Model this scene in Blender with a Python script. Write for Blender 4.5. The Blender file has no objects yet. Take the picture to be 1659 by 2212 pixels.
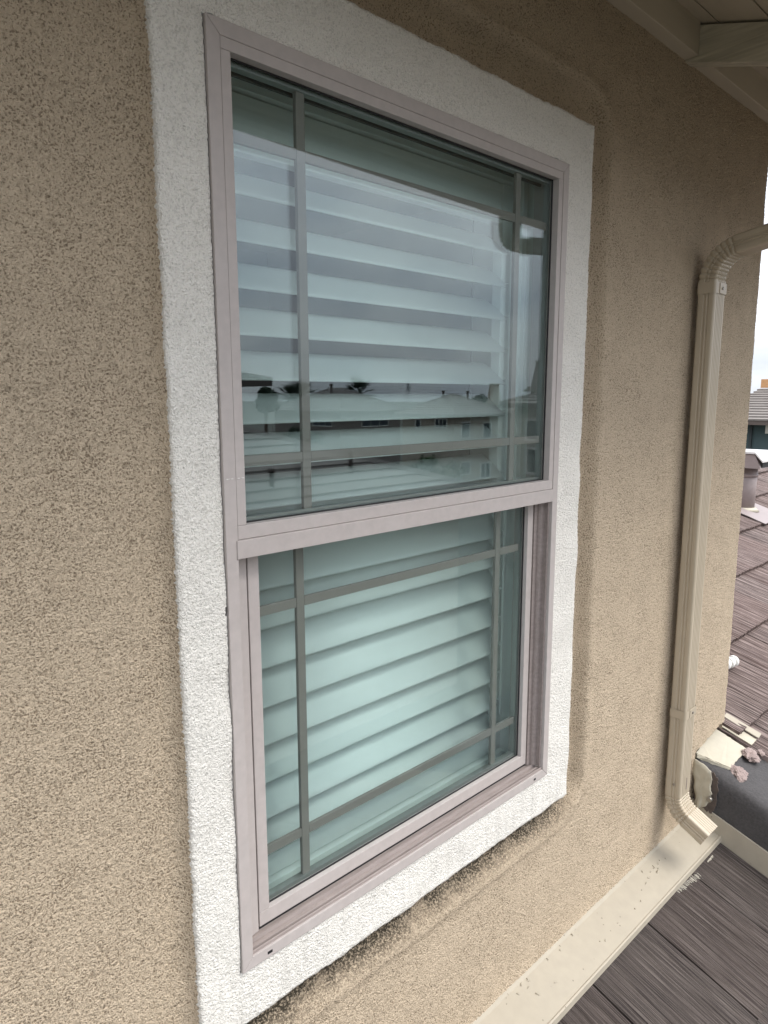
import bpy, bmesh, math, random
import numpy as np
from mathutils import Vector, Matrix

random.seed(7)
RNG = np.random.default_rng(11)
scene = bpy.context.scene
COL = scene.collection

# ------------------------------------------------------------------ camera
F_PX = 1523.259                     # focal length in units of a 1659 x 2212 picture
CAM = np.array([-0.56610, -0.94023, 0.97531])
ROT = np.array([[0.718745, -0.695268, -0.00269],
                [0.113063, 0.113061, 0.987134],
                [0.686019, 0.709802, -0.159871]])
cam_data = bpy.data.cameras.new('camera')
cam = bpy.data.objects.new('camera', cam_data)
COL.objects.link(cam)
cam_data.sensor_fit = 'VERTICAL'
cam_data.sensor_height = 36.0
cam_data.lens = F_PX / 2212 * 36.0
cam_data.clip_start = 0.02
cam_data.clip_end = 5000
r, u, d = ROT
cam.matrix_world = Matrix(((r[0], u[0], -d[0], CAM[0]), (r[1], u[1], -d[1], CAM[1]),
                           (r[2], u[2], -d[2], CAM[2]), (0, 0, 0, 1)))
scene.camera = cam
scene.render.resolution_x = 768
scene.render.resolution_y = 1024

# ------------------------------------------------------------------ sky, sun, exposure
SUN_EL = 52.0
SUN_DIR = Vector((0.5, -0.86, 0)).normalized()      # horizontal direction the light comes from
world = bpy.data.worlds.new('World')
scene.world = world
world.use_nodes = True
wn = world.node_tree.nodes
wl = world.node_tree.links
wn.clear()
w_out = wn.new('ShaderNodeOutputWorld')
w_bg = wn.new('ShaderNodeBackground')
w_bg.inputs['Strength'].default_value = 0.1
w_sky = wn.new('ShaderNodeTexSky')
w_sky.sky_type = 'NISHITA'
w_sky.sun_disc = False
w_sky.sun_elevation = math.radians(SUN_EL)
w_sky.sun_rotation = math.atan2(SUN_DIR.x, SUN_DIR.y)
w_sky.dust_density = 3.0
w_tc = wn.new('ShaderNodeTexCoord')
w_map = wn.new('ShaderNodeMapping')
w_map.inputs['Scale'].default_value = (1.0, 1.0, 2.6)
wl.new(w_tc.outputs['Generated'], w_map.inputs['Vector'])
w_n = wn.new('ShaderNodeTexNoise')
w_n.inputs['Scale'].default_value = 2.4
w_n.inputs['Detail'].default_value = 6
w_n.inputs['Roughness'].default_value = 0.55
wl.new(w_map.outputs['Vector'], w_n.inputs['Vector'])
w_r = wn.new('ShaderNodeValToRGB')
w_r.color_ramp.elements[0].position = 0.36
w_r.color_ramp.elements[0].color = (0.50, 0.55, 0.64, 1)
w_r.color_ramp.elements[1].position = 0.66
w_r.color_ramp.elements[1].color = (1.0, 1.0, 1.0, 1)
wl.new(w_n.outputs['Fac'], w_r.inputs['Fac'])
w_mul = wn.new('ShaderNodeVectorMath')
w_mul.operation = 'MULTIPLY'
w_mul.inputs[1].default_value = (7.4, 7.4, 7.5)
wl.new(w_r.outputs['Color'], w_mul.inputs[0])
w_mix = wn.new('ShaderNodeMix')
w_mix.data_type = 'RGBA'
w_mix.inputs['Factor'].default_value = 0.9
wl.new(w_sky.outputs['Color'], w_mix.inputs[6])
wl.new(w_mul.outputs['Vector'], w_mix.inputs[7])
# overcast luminance: a cloud deck is about three times as bright overhead as at the horizon
w_sep = wn.new('ShaderNodeSeparateXYZ')
wl.new(w_tc.outputs['Generated'], w_sep.inputs[0])
w_mx = wn.new('ShaderNodeMath')
w_mx.operation = 'MAXIMUM'
w_mx.inputs[1].default_value = 0.0
wl.new(w_sep.outputs['Z'], w_mx.inputs[0])
w_cie = wn.new('ShaderNodeMath')
w_cie.operation = 'MULTIPLY_ADD'
w_cie.inputs[1].default_value = 2.0
w_cie.inputs[2].default_value = 1.0
wl.new(w_mx.outputs[0], w_cie.inputs[0])
w_fin = wn.new('ShaderNodeVectorMath')
w_fin.operation = 'SCALE'
wl.new(w_mix.outputs[2], w_fin.inputs[0])
wl.new(w_cie.outputs[0], w_fin.inputs['Scale'])
wl.new(w_fin.outputs['Vector'], w_bg.inputs['Color'])
wl.new(w_bg.outputs['Background'], w_out.inputs['Surface'])

sun_data = bpy.data.lights.new('sun', 'SUN')
sun_data.energy = 1.3
sun_data.angle = math.radians(28)
sun_data.color = (1.0, 0.97, 0.92)
sun = bpy.data.objects.new('sun', sun_data)
COL.objects.link(sun)
v_sun = SUN_DIR * math.cos(math.radians(SUN_EL)) + Vector((0, 0, math.sin(math.radians(SUN_EL))))
sun.rotation_euler = (-v_sun).to_track_quat('-Z', 'Y').to_euler()

scene.view_settings.view_transform = 'Standard'
scene.view_settings.look = 'None'
scene.view_settings.gamma = 1.0
scene.view_settings.use_curve_mapping = False
scene.view_settings.exposure = 1.0
scene.cycles.max_bounces = 14
scene.cycles.transparent_max_bounces = 24


# ------------------------------------------------------------------ pixel to place
def ray(px, py):
    v = ROT.T @ np.array([(px - 829.5) / F_PX, -(py - 1106) / F_PX, 1.0])
    return v / np.linalg.norm(v)

def on_plane(px, py, pt, n):
    dd = ray(px, py)
    n = np.array(n, float)
    t = np.dot(np.array(pt, float) - CAM, n) / np.dot(dd, n)
    return CAM + t * dd

GLASS_Y = 0.02
def mirrored(ax, ay, out):
    """place of something seen in the upper pane, standing `out` metres in front of the wall
    (ax, ay: position in an enlarged view of the pane)"""
    p = on_plane((560 + ax / 1.929) / 1.15732, (840 + ay / 1.929) / 1.15732, (0, 2 * GLASS_Y + out, 0), (0, 1, 0))
    return Vector((p[0], -out, p[2]))


# ------------------------------------------------------------------ material helpers
def mat(name, color, rough=0.6, metal=0.0, spec=0.5):
    m = bpy.data.materials.new(name)
    m.use_nodes = True
    b = m.node_tree.nodes['Principled BSDF']
    b.inputs['Base Color'].default_value = (*color, 1)
    b.inputs['Roughness'].default_value = rough
    b.inputs['Metallic'].default_value = metal
    b.inputs['Specular IOR Level'].default_value = spec
    return m

def nd(m, t, **kw):
    n = m.node_tree.nodes.new(t)
    for k, v in kw.items():
        setattr(n, k, v)
    return n

def lk(m, a, b):
    m.node_tree.links.new(a, b)

def bsdf(m):
    return m.node_tree.nodes['Principled BSDF']

def coords(m, kind='Object', scale=(1, 1, 1)):
    tc = nd(m, 'ShaderNodeTexCoord')
    mp = nd(m, 'ShaderNodeMapping')
    mp.inputs['Scale'].default_value = scale
    if kind == 'World':
        g = nd(m, 'ShaderNodeNewGeometry')
        lk(m, g.outputs['Position'], mp.inputs['Vector'])
    else:
        lk(m, tc.outputs[kind], mp.inputs['Vector'])
    return mp.outputs['Vector']

def noise(m, vec, scale, detail=4, rough=0.55):
    n = nd(m, 'ShaderNodeTexNoise')
    n.inputs['Scale'].default_value = scale
    n.inputs['Detail'].default_value = detail
    n.inputs['Roughness'].default_value = rough
    lk(m, vec, n.inputs['Vector'])
    return n.outputs['Fac']

def ramp(m, fac, stops):
    rp = nd(m, 'ShaderNodeValToRGB')
    els = rp.color_ramp.elements
    while len(els) < len(stops):
        els.new(0.5)
    for e, (p, c) in zip(els, stops):
        e.position = p
        e.color = (*c, 1) if len(c) == 3 else c
    lk(m, fac, rp.inputs['Fac'])
    return rp.outputs['Color']

def mixc(m, fac, a, b, mode='MIX'):
    x = nd(m, 'ShaderNodeMix', data_type='RGBA', blend_type=mode)
    if isinstance(fac, (int, float)):
        x.inputs['Factor'].default_value = fac
    else:
        lk(m, fac, x.inputs['Factor'])
    for sock, val in ((6, a), (7, b)):
        if isinstance(val, tuple):
            x.inputs[sock].default_value = (*val, 1)
        else:
            lk(m, val, x.inputs[sock])
    return x.outputs[2]

def math_node(m, op, a, b=None, clamp=False):
    n = nd(m, 'ShaderNodeMath', operation=op, use_clamp=clamp)
    for i, v in enumerate((a, b)):
        if v is None:
            continue
        if isinstance(v, (int, float)):
            n.inputs[i].default_value = v
        else:
            lk(m, v, n.inputs[i])
    return n.outputs[0]

def bump(m, h, dist, strength=1.0, prev=None):
    b = nd(m, 'ShaderNodeBump')
    b.inputs['Distance'].default_value = dist
    b.inputs['Strength'].default_value = strength
    lk(m, h, b.inputs['Height'])
    if prev is not None:
        lk(m, prev, b.inputs['Normal'])
    lk(m, b.outputs['Normal'], bsdf(m).inputs['Normal'])
    return b.outputs['Normal']

def weathered(name, color, var=0.10, scale=30, rough=0.5, bump_d=0.0004, stretch=(1, 1, 1), grime=None, spec=0.5):
    """painted or coated surface with uneven tone, dust and a little orange peel"""
    m = mat(name, color, rough, 0, spec)
    v = coords(m, 'World', stretch)
    n1 = noise(m, v, scale, 5)
    n2 = noise(m, v, scale * 0.17, 3)
    lo = tuple(c * (1 - var) for c in color)
    hi = tuple(min(1, c * (1 + var)) for c in color)
    c1 = ramp(m, n1, [(0.3, lo), (0.7, hi)])
    c2 = mixc(m, n2, c1, grime if grime else tuple(c * (1 - var * 1.2) for c in color))
    c3 = mixc(m, 0.45, c1, c2)
    lk(m, c3, bsdf(m).inputs['Base Color'])
    rr = math_node(m, 'MULTIPLY_ADD', n1, 0.25)
    m.node_tree.nodes[-1].inputs[2].default_value = rough - 0.12
    lk(m, rr, bsdf(m).inputs['Roughness'])
    bump(m, n1, bump_d, 0.6)
    return m


# ------------------------------------------------------------------ materials
def stucco_material(name, color, dark, stain=False, relief=0.008):
    m = mat(name, color, 0.93, 0, 0.2)
    v = coords(m, 'World')
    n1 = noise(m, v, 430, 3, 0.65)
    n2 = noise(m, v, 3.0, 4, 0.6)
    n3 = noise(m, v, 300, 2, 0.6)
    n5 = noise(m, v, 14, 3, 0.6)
    # shade in the pits between the dash coat lumps, put in as dark colour
    pit_shade = math_node(m, 'MULTIPLY_ADD', n5, 0.20)
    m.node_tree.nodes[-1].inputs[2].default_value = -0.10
    pit_shade = math_node(m, 'ADD', n3, pit_shade)
    base = ramp(m, pit_shade, [(0.36, dark), (0.46, color), (0.60, color), (0.78, tuple(min(1, c * 1.18) for c in color))])
    base = mixc(m, math_node(m, 'MULTIPLY', n2, 0.3), base, tuple(c * 0.88 for c in color))
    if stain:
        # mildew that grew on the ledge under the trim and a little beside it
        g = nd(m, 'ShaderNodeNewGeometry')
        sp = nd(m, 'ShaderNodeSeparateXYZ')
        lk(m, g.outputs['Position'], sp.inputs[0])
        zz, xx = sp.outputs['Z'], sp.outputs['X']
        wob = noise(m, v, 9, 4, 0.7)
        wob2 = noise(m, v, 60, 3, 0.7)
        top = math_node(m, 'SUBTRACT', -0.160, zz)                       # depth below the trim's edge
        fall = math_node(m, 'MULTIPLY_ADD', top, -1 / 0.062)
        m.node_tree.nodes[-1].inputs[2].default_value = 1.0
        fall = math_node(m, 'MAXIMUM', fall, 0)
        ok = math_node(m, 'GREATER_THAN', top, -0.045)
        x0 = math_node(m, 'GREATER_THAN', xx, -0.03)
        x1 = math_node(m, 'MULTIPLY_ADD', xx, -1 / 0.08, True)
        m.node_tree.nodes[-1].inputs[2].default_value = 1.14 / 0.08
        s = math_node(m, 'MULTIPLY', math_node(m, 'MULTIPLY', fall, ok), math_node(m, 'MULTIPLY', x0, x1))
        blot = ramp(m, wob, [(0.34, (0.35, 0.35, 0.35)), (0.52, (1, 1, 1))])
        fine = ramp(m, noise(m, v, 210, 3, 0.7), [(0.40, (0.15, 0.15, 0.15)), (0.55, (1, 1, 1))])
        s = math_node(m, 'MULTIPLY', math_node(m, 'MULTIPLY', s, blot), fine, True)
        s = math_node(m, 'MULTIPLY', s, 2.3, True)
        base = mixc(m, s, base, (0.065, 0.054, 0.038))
    else:
        # faint drip marks and dust below the sill
        g = nd(m, 'ShaderNodeNewGeometry')
        sp = nd(m, 'ShaderNodeSeparateXYZ')
        lk(m, g.outputs['Position'], sp.inputs[0])
        low = math_node(m, 'LESS_THAN', sp.outputs['Z'], 0.0)
        v2 = coords(m, 'World', (60, 60, 5))
        drip = ramp(m, noise(m, v2, 1.0, 4, 0.6), [(0.52, (0, 0, 0)), (0.75, (1, 1, 1))])
        s = math_node(m, 'MULTIPLY', math_node(m, 'MULTIPLY', low, drip), 0.3)
        base = mixc(m, s, base, (0.42, 0.40, 0.36))
    lk(m, base, bsdf(m).inputs['Base Color'])
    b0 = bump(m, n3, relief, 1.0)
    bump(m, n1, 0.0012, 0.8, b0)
    return m

M = {}
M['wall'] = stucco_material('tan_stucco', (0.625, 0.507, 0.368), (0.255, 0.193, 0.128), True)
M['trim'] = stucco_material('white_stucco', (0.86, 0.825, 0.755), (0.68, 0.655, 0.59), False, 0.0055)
M['frame'] = weathered('taupe_vinyl', (0.42, 0.37, 0.345), 0.07, 60, 0.5, 0.00015, (1, 1, 1), (0.50, 0.47, 0.45))
M['sill'] = weathered('dusty_shaded_vinyl', (0.31, 0.262, 0.245), 0.15, 45, 0.6, 0.0003, (0.4, 3, 3), (0.19, 0.155, 0.13))
M['muntin'] = mat('muntin_paint', (0.19, 0.18, 0.16), 0.5)
M['gasket'] = mat('gasket_and_gap_black', (0.012, 0.012, 0.012), 0.6)
M['spacer'] = mat('spacer_metal', (0.25, 0.27, 0.25), 0.35, 0.6)
M['shutter'] = weathered('shutter_paint', (0.80, 0.82, 0.80), 0.02, 20, 0.4, 0.0001)
M['reveal'] = mat('reveal_paint', (0.55, 0.57, 0.53), 0.8)
M['room'] = mat('room_paint', (0.20, 0.20, 0.19), 0.9)
M['downspout'] = weathered('tan_aluminium', (0.43, 0.36, 0.262), 0.05, 25, 0.4, 0.0002, (1, 1, .3), (0.47, 0.42, 0.335))
M['gutter'] = weathered('gutter_paint', (0.36, 0.32, 0.25), 0.06, 12, 0.45, 0.0002)
M['flash'] = weathered('painted_flashing', (0.37, 0.33, 0.26), 0.06, 26, 0.65, 0.0008, (1, 1, 1), (0.31, 0.27, 0.205))
M['cream'] = weathered('cream_metal', (0.44, 0.405, 0.32), 0.07, 34, 0.6, 0.0006, (1, 1, 1), (0.42, 0.37, 0.27))
M['soffit'] = weathered('soffit_paint', (0.52, 0.46, 0.36), 0.05, 8, 0.6, 0.0003, (1, 6, 6))
M['screw'] = mat('screw_zinc', (0.3, 0.28, 0.25), 0.4, 0.8)
M['mortar'] = weathered('pink_mortar', (0.29, 0.225, 0.205), 0.2, 70, 0.95, 0.004)
M['pvc'] = mat('white_pvc', (0.75, 0.74, 0.70), 0.4)

# splashes of dried paint and specks of dirt on the flashing
m = M['flash']
v = coords(m, 'World')
sp_n = nd(m, 'ShaderNodeTexVoronoi')
sp_n.inputs['Scale'].default_value = 42
lk(m, v, sp_n.inputs['Vector'])
speck = ramp(m, sp_n.outputs['Distance'], [(0.07, (1, 1, 1)), (0.13, (0, 0, 0))])
rare = ramp(m, noise(m, v, 60, 1), [(0.52, (0, 0, 0)), (0.56, (1, 1, 1))])
old = bsdf(m).inputs['Base Color'].links[0].from_socket
lk(m, mixc(m, math_node(m, 'MULTIPLY', math_node(m, 'MULTIPLY', speck, rare), 0.75), old, (0.14, 0.12, 0.09)), bsdf(m).inputs['Base Color'])

# wood grain for the rafter
def wood_paint(name, color):
    m = mat(name, color, 0.65)
    v = coords(m, 'World', (40, 2.5, 40))
    w = nd(m, 'ShaderNodeTexNoise')
    w.inputs['Scale'].default_value = 1.4
    w.inputs['Detail'].default_value = 4
    w.inputs['Distortion'].default_value = 1.2
    lk(m, v, w.inputs['Vector'])
    lk(m, ramp(m, w.outputs['Fac'], [(0.35, tuple(c * 0.8 for c in color)), (0.65, tuple(min(1, c * 1.1) for c in color))]), bsdf(m).inputs['Base Color'])
    bump(m, w.outputs['Fac'], 0.003, 0.9)
    return m
M['rafter'] = wood_paint('rafter_paint', (0.56, 0.52, 0.41))

def tile_material(name, color, light, dark, streak=300):
    """concrete shake tile: streaks along the slope, patches of weathering, per-tile tone"""
    m = mat(name, color, 0.9, 0, 0.25)
    v = coords(m, 'Object', (streak, 5, 5))
    n1 = noise(m, v, 1.0, 3, 0.6)
    vw = coords(m, 'World')
    n2 = noise(m, vw, 4.5, 4, 0.6)
    n3 = noise(m, vw, 300, 2, 0.6)
    v4 = coords(m, 'Object', (38, 1.5, 1))
    n4 = noise(m, v4, 1.0, 3, 0.6)
    oi = nd(m, 'ShaderNodeObjectInfo')
    c = ramp(m, n1, [(0.40, dark), (0.5, color), (0.60, light)])
    c = mixc(m, math_node(m, 'MULTIPLY', n2, 0.5), c, tuple(x * 0.6 for x in color))
    c = mixc(m, ramp(m, n4, [(0.45, (0, 0, 0)), (0.75, (0.4, 0.4, 0.4))]), c, dark)
    c = mixc(m, math_node(m, 'MULTIPLY', oi.outputs['Random'], 0.22), c, (color[0] * 1.25, color[1] * 0.95, color[2] * 0.9))
    c = mixc(m, math_node(m, 'MULTIPLY', n3, 0.35), c, dark)
    lk(m, c, bsdf(m).inputs['Base Color'])
    b1 = bump(m, n1, 0.006, 1.0)
    bump(m, n3, 0.0015, 0.6, b1)
    return m
M['tile'] = tile_material('charcoal_shake_tile', (0.09, 0.075, 0.065), (0.215, 0.185, 0.165), (0.020, 0.017, 0.018), 560)
M['tile_red'] = tile_material('brown_shake_tile', (0.135, 0.10, 0.088), (0.40, 0.32, 0.29), (0.028, 0.022, 0.021), 200)
M['rake'] = weathered('rake_concrete', (0.05, 0.047, 0.047), 0.35, 110, 0.95, 0.003, (1, 1, 1), (0.12, 0.115, 0.115))
M['underlay'] = mat('roof_felt', (0.02, 0.02, 0.02), 0.95)
M['flue'] = weathered('flue_paint', (0.255, 0.21, 0.20), 0.08, 30, 0.5, 0.0004)
M['flue_light'] = weathered('flue_cap_galvanised', (0.62, 0.60, 0.58), 0.05, 20, 0.35, 0.0003)
M['teal'] = weathered('teal_stucco', (0.055, 0.085, 0.09), 0.1, 4, 0.9, 0.002)
M['teal_dark'] = mat('teal_trim', (0.025, 0.035, 0.038), 0.7)
M['dark'] = mat('dark_opening', (0.01, 0.011, 0.012), 0.6)
M['board'] = wood_paint('raw_board', (0.50, 0.27, 0.12))
M['house_tile'] = weathered('far_roof_tile', (0.135, 0.12, 0.11), 0.25, 3.0, 0.9, 0.002)
M['house_tile2'] = weathered('far_roof_tile_light', (0.19, 0.168, 0.15), 0.2, 3.0, 0.9, 0.002)
M['house_wall'] = weathered('far_stucco_beige', (0.36, 0.31, 0.25), 0.06, 1.5, 0.9, 0.002)
M['house_wall2'] = weathered('far_stucco_grey', (0.20, 0.17, 0.15), 0.06, 1.5, 0.9, 0.002)
M['house_trim'] = mat('far_trim_white', (0.62, 0.60, 0.55), 0.7)
M['house_fascia'] = mat('far_fascia_brown', (0.08, 0.06, 0.05), 0.7)
M['leaf'] = weathered('leaf_green', (0.05, 0.085, 0.03), 0.4, 3, 0.7, 0.0)
M['leaf_dark'] = weathered('leaf_dark', (0.03, 0.05, 0.025), 0.4, 3, 0.7, 0.0)
M['bark'] = weathered('bark', (0.10, 0.075, 0.055), 0.3, 5, 0.95, 0.01)
M['steel'] = mat('pylon_steel', (0.12, 0.13, 0.14), 0.6, 0.3)
M['ground'] = weathered('ground_soil', (0.075, 0.072, 0.06), 0.35, 0.3, 0.95, 0.01, (1, 1, 1), (0.045, 0.055, 0.03))
M['streak'] = mat('paint_smear', (0.42, 0.39, 0.32), 0.8)

def glass_material():
    m = bpy.data.materials.new('tinted_glazing')
    m.use_nodes = True
    t = m.node_tree
    t.nodes.clear()
    out = t.nodes.new('ShaderNodeOutputMaterial')
    mix = t.nodes.new('ShaderNodeMixShader')
    tr = t.nodes.new('ShaderNodeBsdfTransparent')
    tr.inputs['Color'].default_value = (0.932, 0.962, 0.956, 1)
    gl = t.nodes.new('ShaderNodeBsdfGlossy')
    gl.inputs['Roughness'].default_value = 0.0
    gl.inputs['Color'].default_value = (0.88, 0.95, 1.0, 1)
    g = t.nodes.new('ShaderNodeNewGeometry')
    dot = t.nodes.new('ShaderNodeVectorMath')
    dot.operation = 'DOT_PRODUCT'
    t.links.new(g.outputs['Normal'], dot.inputs[0])
    t.links.new(g.outputs['Incoming'], dot.inputs[1])
    c = math_node(m, 'ABSOLUTE', dot.outputs['Value'])
    p = math_node(m, 'POWER', math_node(m, 'SUBTRACT', 1.0, c), 5.0)
    f = math_node(m, 'MULTIPLY_ADD', p, 1 - 0.047)
    t.nodes[-1].inputs[2].default_value = 0.047
    t.links.new(f, mix.inputs[0])
    t.links.new(tr.outputs[0], mix.inputs[1])
    t.links.new(gl.outputs[0], mix.inputs[2])
    t.links.new(mix.outputs[0], out.inputs['Surface'])
    return m
M['glass'] = glass_material()
m = mat('far_window_glass', (0.03, 0.04, 0.05), 0.08)
M['far_glass'] = m


# ------------------------------------------------------------------ geometry helpers
def world_loc(o):
    p = Vector(o.location)
    while o.parent is not None:
        p = p + o.matrix_parent_inverse.to_translation() + o.parent.location
        o = o.parent
    return p

def link(name, me, material=None, parent=None):
    o = bpy.data.objects.new(name, me)
    COL.objects.link(o)
    if material is not None and me is not None and len(me.materials) == 0:
        me.materials.append(material)
    if parent is not None:
        o.parent = parent
        o.matrix_parent_inverse = Matrix.Translation(-world_loc(parent))
    return o

def thing(name, label, cat, loc=(0, 0, 0), group=None):
    o = bpy.data.objects.new(name, None)
    COL.objects.link(o)
    o.location = loc
    o.empty_display_size = 0.1
    return tag(o, label, cat, group)

def tag(o, label, cat, group=None):
    o['label'] = label
    o['category'] = cat
    if group:
        o['group'] = group
    return o

def structure(o):
    o['kind'] = 'structure'
    return o

def mesh_of(name, verts, faces, smooth=False):
    me = bpy.data.meshes.new(name)
    me.from_pydata([tuple(v) for v in verts], [], faces)
    me.update()
    if smooth:
        me.polygons.foreach_set('use_smooth', [True] * len(me.polygons))
    return me

def box_mesh(name, x0, x1, y0, y1, z0, z1, bev=0.0):
    bm = bmesh.new()
    bmesh.ops.create_cube(bm, size=1)
    for v in bm.verts:
        v.co = Vector(((x0 + x1) / 2 + v.co.x * (x1 - x0), (y0 + y1) / 2 + v.co.y * (y1 - y0), (z0 + z1) / 2 + v.co.z * (z1 - z0)))
    if bev > 0:
        bmesh.ops.bevel(bm, geom=list(bm.edges), offset=bev, segments=2, affect='EDGES', profile=0.6)
    me = bpy.data.meshes.new(name)
    bm.to_mesh(me)
    bm.free()
    return me

def box(name, x0, x1, y0, y1, z0, z1, material, parent=None, bev=0.0):
    return link(name, box_mesh(name, x0, x1, y0, y1, z0, z1, bev), material, parent)

def extrude_x(name, prof, x0, x1, material, parent=None, cap=True, smooth=False):
    """profile of (y, z) points swept along x"""
    n = len(prof)
    vs = [(x0, y, z) for y, z in prof] + [(x1, y, z) for y, z in prof]
    fs = [(i, (i + 1) % n, n + (i + 1) % n, n + i) for i in range(n)]
    if cap:
        fs += [tuple(range(n - 1, -1, -1)), tuple(range(n, 2 * n))]
    me = mesh_of(name, vs, fs, smooth)
    return link(name, fix(me), material, parent)

def extrude_z(name, prof, z0, z1, material, parent=None):
    n = len(prof)
    vs = [(x, y, z0) for x, y in prof] + [(x, y, z1) for x, y in prof]
    fs = [(i, (i + 1) % n, n + (i + 1) % n, n + i) for i in range(n)] + [tuple(range(n - 1, -1, -1)), tuple(range(n, 2 * n))]
    return link(name, fix(mesh_of(name, vs, fs)), material, parent)

def fix(me):
    bm = bmesh.new()
    bm.from_mesh(me)
    bmesh.ops.recalc_face_normals(bm, faces=list(bm.faces))
    bm.to_mesh(me)
    bm.free()
    return me

def cyl_mesh(name, p0, p1, r0, r1=None, seg=16, cap=True, smooth=True):
    r1 = r0 if r1 is None else r1
    p0, p1 = Vector(p0), Vector(p1)
    ax = (p1 - p0).normalized()
    a = ax.orthogonal().normalized()
    b = ax.cross(a)
    vs, fs = [], []
    for p, rr in ((p0, r0), (p1, r1)):
        for i in range(seg):
            t = 2 * math.pi * i / seg
            vs.append(p + (a * math.cos(t) + b * math.sin(t)) * rr)
    fs = [(i, (i + 1) % seg, seg + (i + 1) % seg, seg + i) for i in range(seg)]
    if cap:
        fs += [tuple(range(seg - 1, -1, -1)), tuple(range(seg, 2 * seg))]
    me = mesh_of(name, vs, fs)
    if smooth:
        for p in me.polygons:
            p.use_smooth = len(p.vertices) == 4
    return fix(me)

class MB:
    """collects boxes, bars and faces into ONE mesh"""
    def __init__(s):
        s.v, s.f = [], []
    def face(s, pts):
        i = len(s.v)
        s.v += [tuple(p) for p in pts]
        s.f.append(tuple(range(i, i + len(pts))))
    def box(s, x0, x1, y0, y1, z0, z1):
        i = len(s.v)
        s.v += [(x, y, z) for x in (x0, x1) for y in (y0, y1) for z in (z0, z1)]
        s.f += [tuple(i + k for k in q) for q in ((0, 1, 3, 2), (4, 6, 7, 5), (0, 4, 5, 1), (2, 3, 7, 6), (0, 2, 6, 4), (1, 5, 7, 3))]
    def bar(s, p0, p1, w):
        p0, p1 = Vector(p0), Vector(p1)
        ax = (p1 - p0).normalized()
        a = ax.orthogonal().normalized() * w
        b = ax.cross(a.normalized()) * w
        i = len(s.v)
        for p in (p0, p1):
            s.v += [tuple(p + a + b), tuple(p - a + b), tuple(p - a - b), tuple(p + a - b)]
        s.f += [tuple(i + k for k in q) for q in ((0, 1, 5, 4), (1, 2, 6, 5), (2, 3, 7, 6), (3, 0, 4, 7), (3, 2, 1, 0), (4, 5, 6, 7))]
    def build(s, name, material, parent=None, smooth=False):
        return link(name, mesh_of(name, s.v, s.f, smooth), material, parent)


# ------------------------------------------------------------------ ground
g = box('ground', -900, 900, -1600, 900, -6.05, -6.0, M['ground'])
structure(g)

# ------------------------------------------------------------------ stucco relief (a real height field)
N = 1024
RES = 0.0017
fx = np.fft.fftfreq(N, RES)
FX, FY = np.meshgrid(fx, fx, indexing='ij')
FR = np.hypot(FX, FY)
def band(lam, width, seed):
    rg = np.random.default_rng(seed)
    s = np.fft.fft2(rg.standard_normal((N, N)))
    s *= np.exp(-((np.log(np.maximum(FR, 1e-6)) - np.log(1 / lam)) / width) ** 2)
    h = np.real(np.fft.ifft2(s))
    return h / h.std()
H_WALL = np.minimum(band(0.0066, 0.45, 1) + 0.35 * band(0.014, 0.5, 2), 0.55) * 0.8
H_TRIM = np.minimum(band(0.0074, 0.42, 3) + 0.3 * band(0.016, 0.5, 4), 0.7) * 0.75
H_SLOW = band(0.16, 0.5, 5)
REL = 1.25
def sample(Hh, x, z):
    a = (x / RES) % N
    b = (z / RES) % N
    i, j = a.astype(int), b.astype(int)
    p, q = a - i, b - j
    i1, j1 = (i + 1) % N, (j + 1) % N
    i %= N
    j %= N
    return Hh[i, j] * (1 - p) * (1 - q) + Hh[i1, j] * p * (1 - q) + Hh[i, j1] * (1 - p) * q + Hh[i1, j1] * p * q

def grid_mesh(name, X, Y, Z, keep=None):
    """X, Y, Z arrays (nx, nz); keep: bool array of cells (nx-1, nz-1)"""
    nx, nz = X.shape
    idx = np.arange(nx * nz).reshape(nx, nz)
    quads = np.stack([idx[:-1, :-1], idx[1:, :-1], idx[1:, 1:], idx[:-1, 1:]], -1).reshape(-1, 4)
    if keep is not None:
        quads = quads[keep.reshape(-1)]
    used = np.zeros(nx * nz, bool)
    used[quads.reshape(-1)] = True
    remap = np.cumsum(used) - 1
    quads = remap[quads]
    co = np.stack([X, Y, Z], -1).reshape(-1, 3)[used].astype(np.float32)
    me = bpy.data.meshes.new(name)
    me.vertices.add(len(co))
    me.vertices.foreach_set('co', co.reshape(-1))
    me.loops.add(len(quads) * 4)
    me.loops.foreach_set('vertex_index', quads.reshape(-1).astype(np.int32))
    me.polygons.add(len(quads))
    me.polygons.foreach_set('loop_start', np.arange(0, len(quads) * 4, 4, dtype=np.int32))
    me.polygons.foreach_set('use_smooth', np.ones(len(quads), bool))
    me.update(calc_edges=True)
    return me

def steps(*segs):
    """segs: (start, end, step) joined into one coordinate list"""
    out = []
    for a, b, s in segs:
        n = max(1, int(round((b - a) / s)))
        out += list(np.linspace(a, b, n, endpoint=False))
    return np.array(out + [segs[-1][1]])

WALL_Y = 0.03
TX0, TX1, TZ0, TZ1 = -0.077, 1.044, -0.107, 1.610      # face of the white trim
WALL_TOP, WALL_LOW, WALL_X1 = 1.925, -0.602, 2.291

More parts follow.
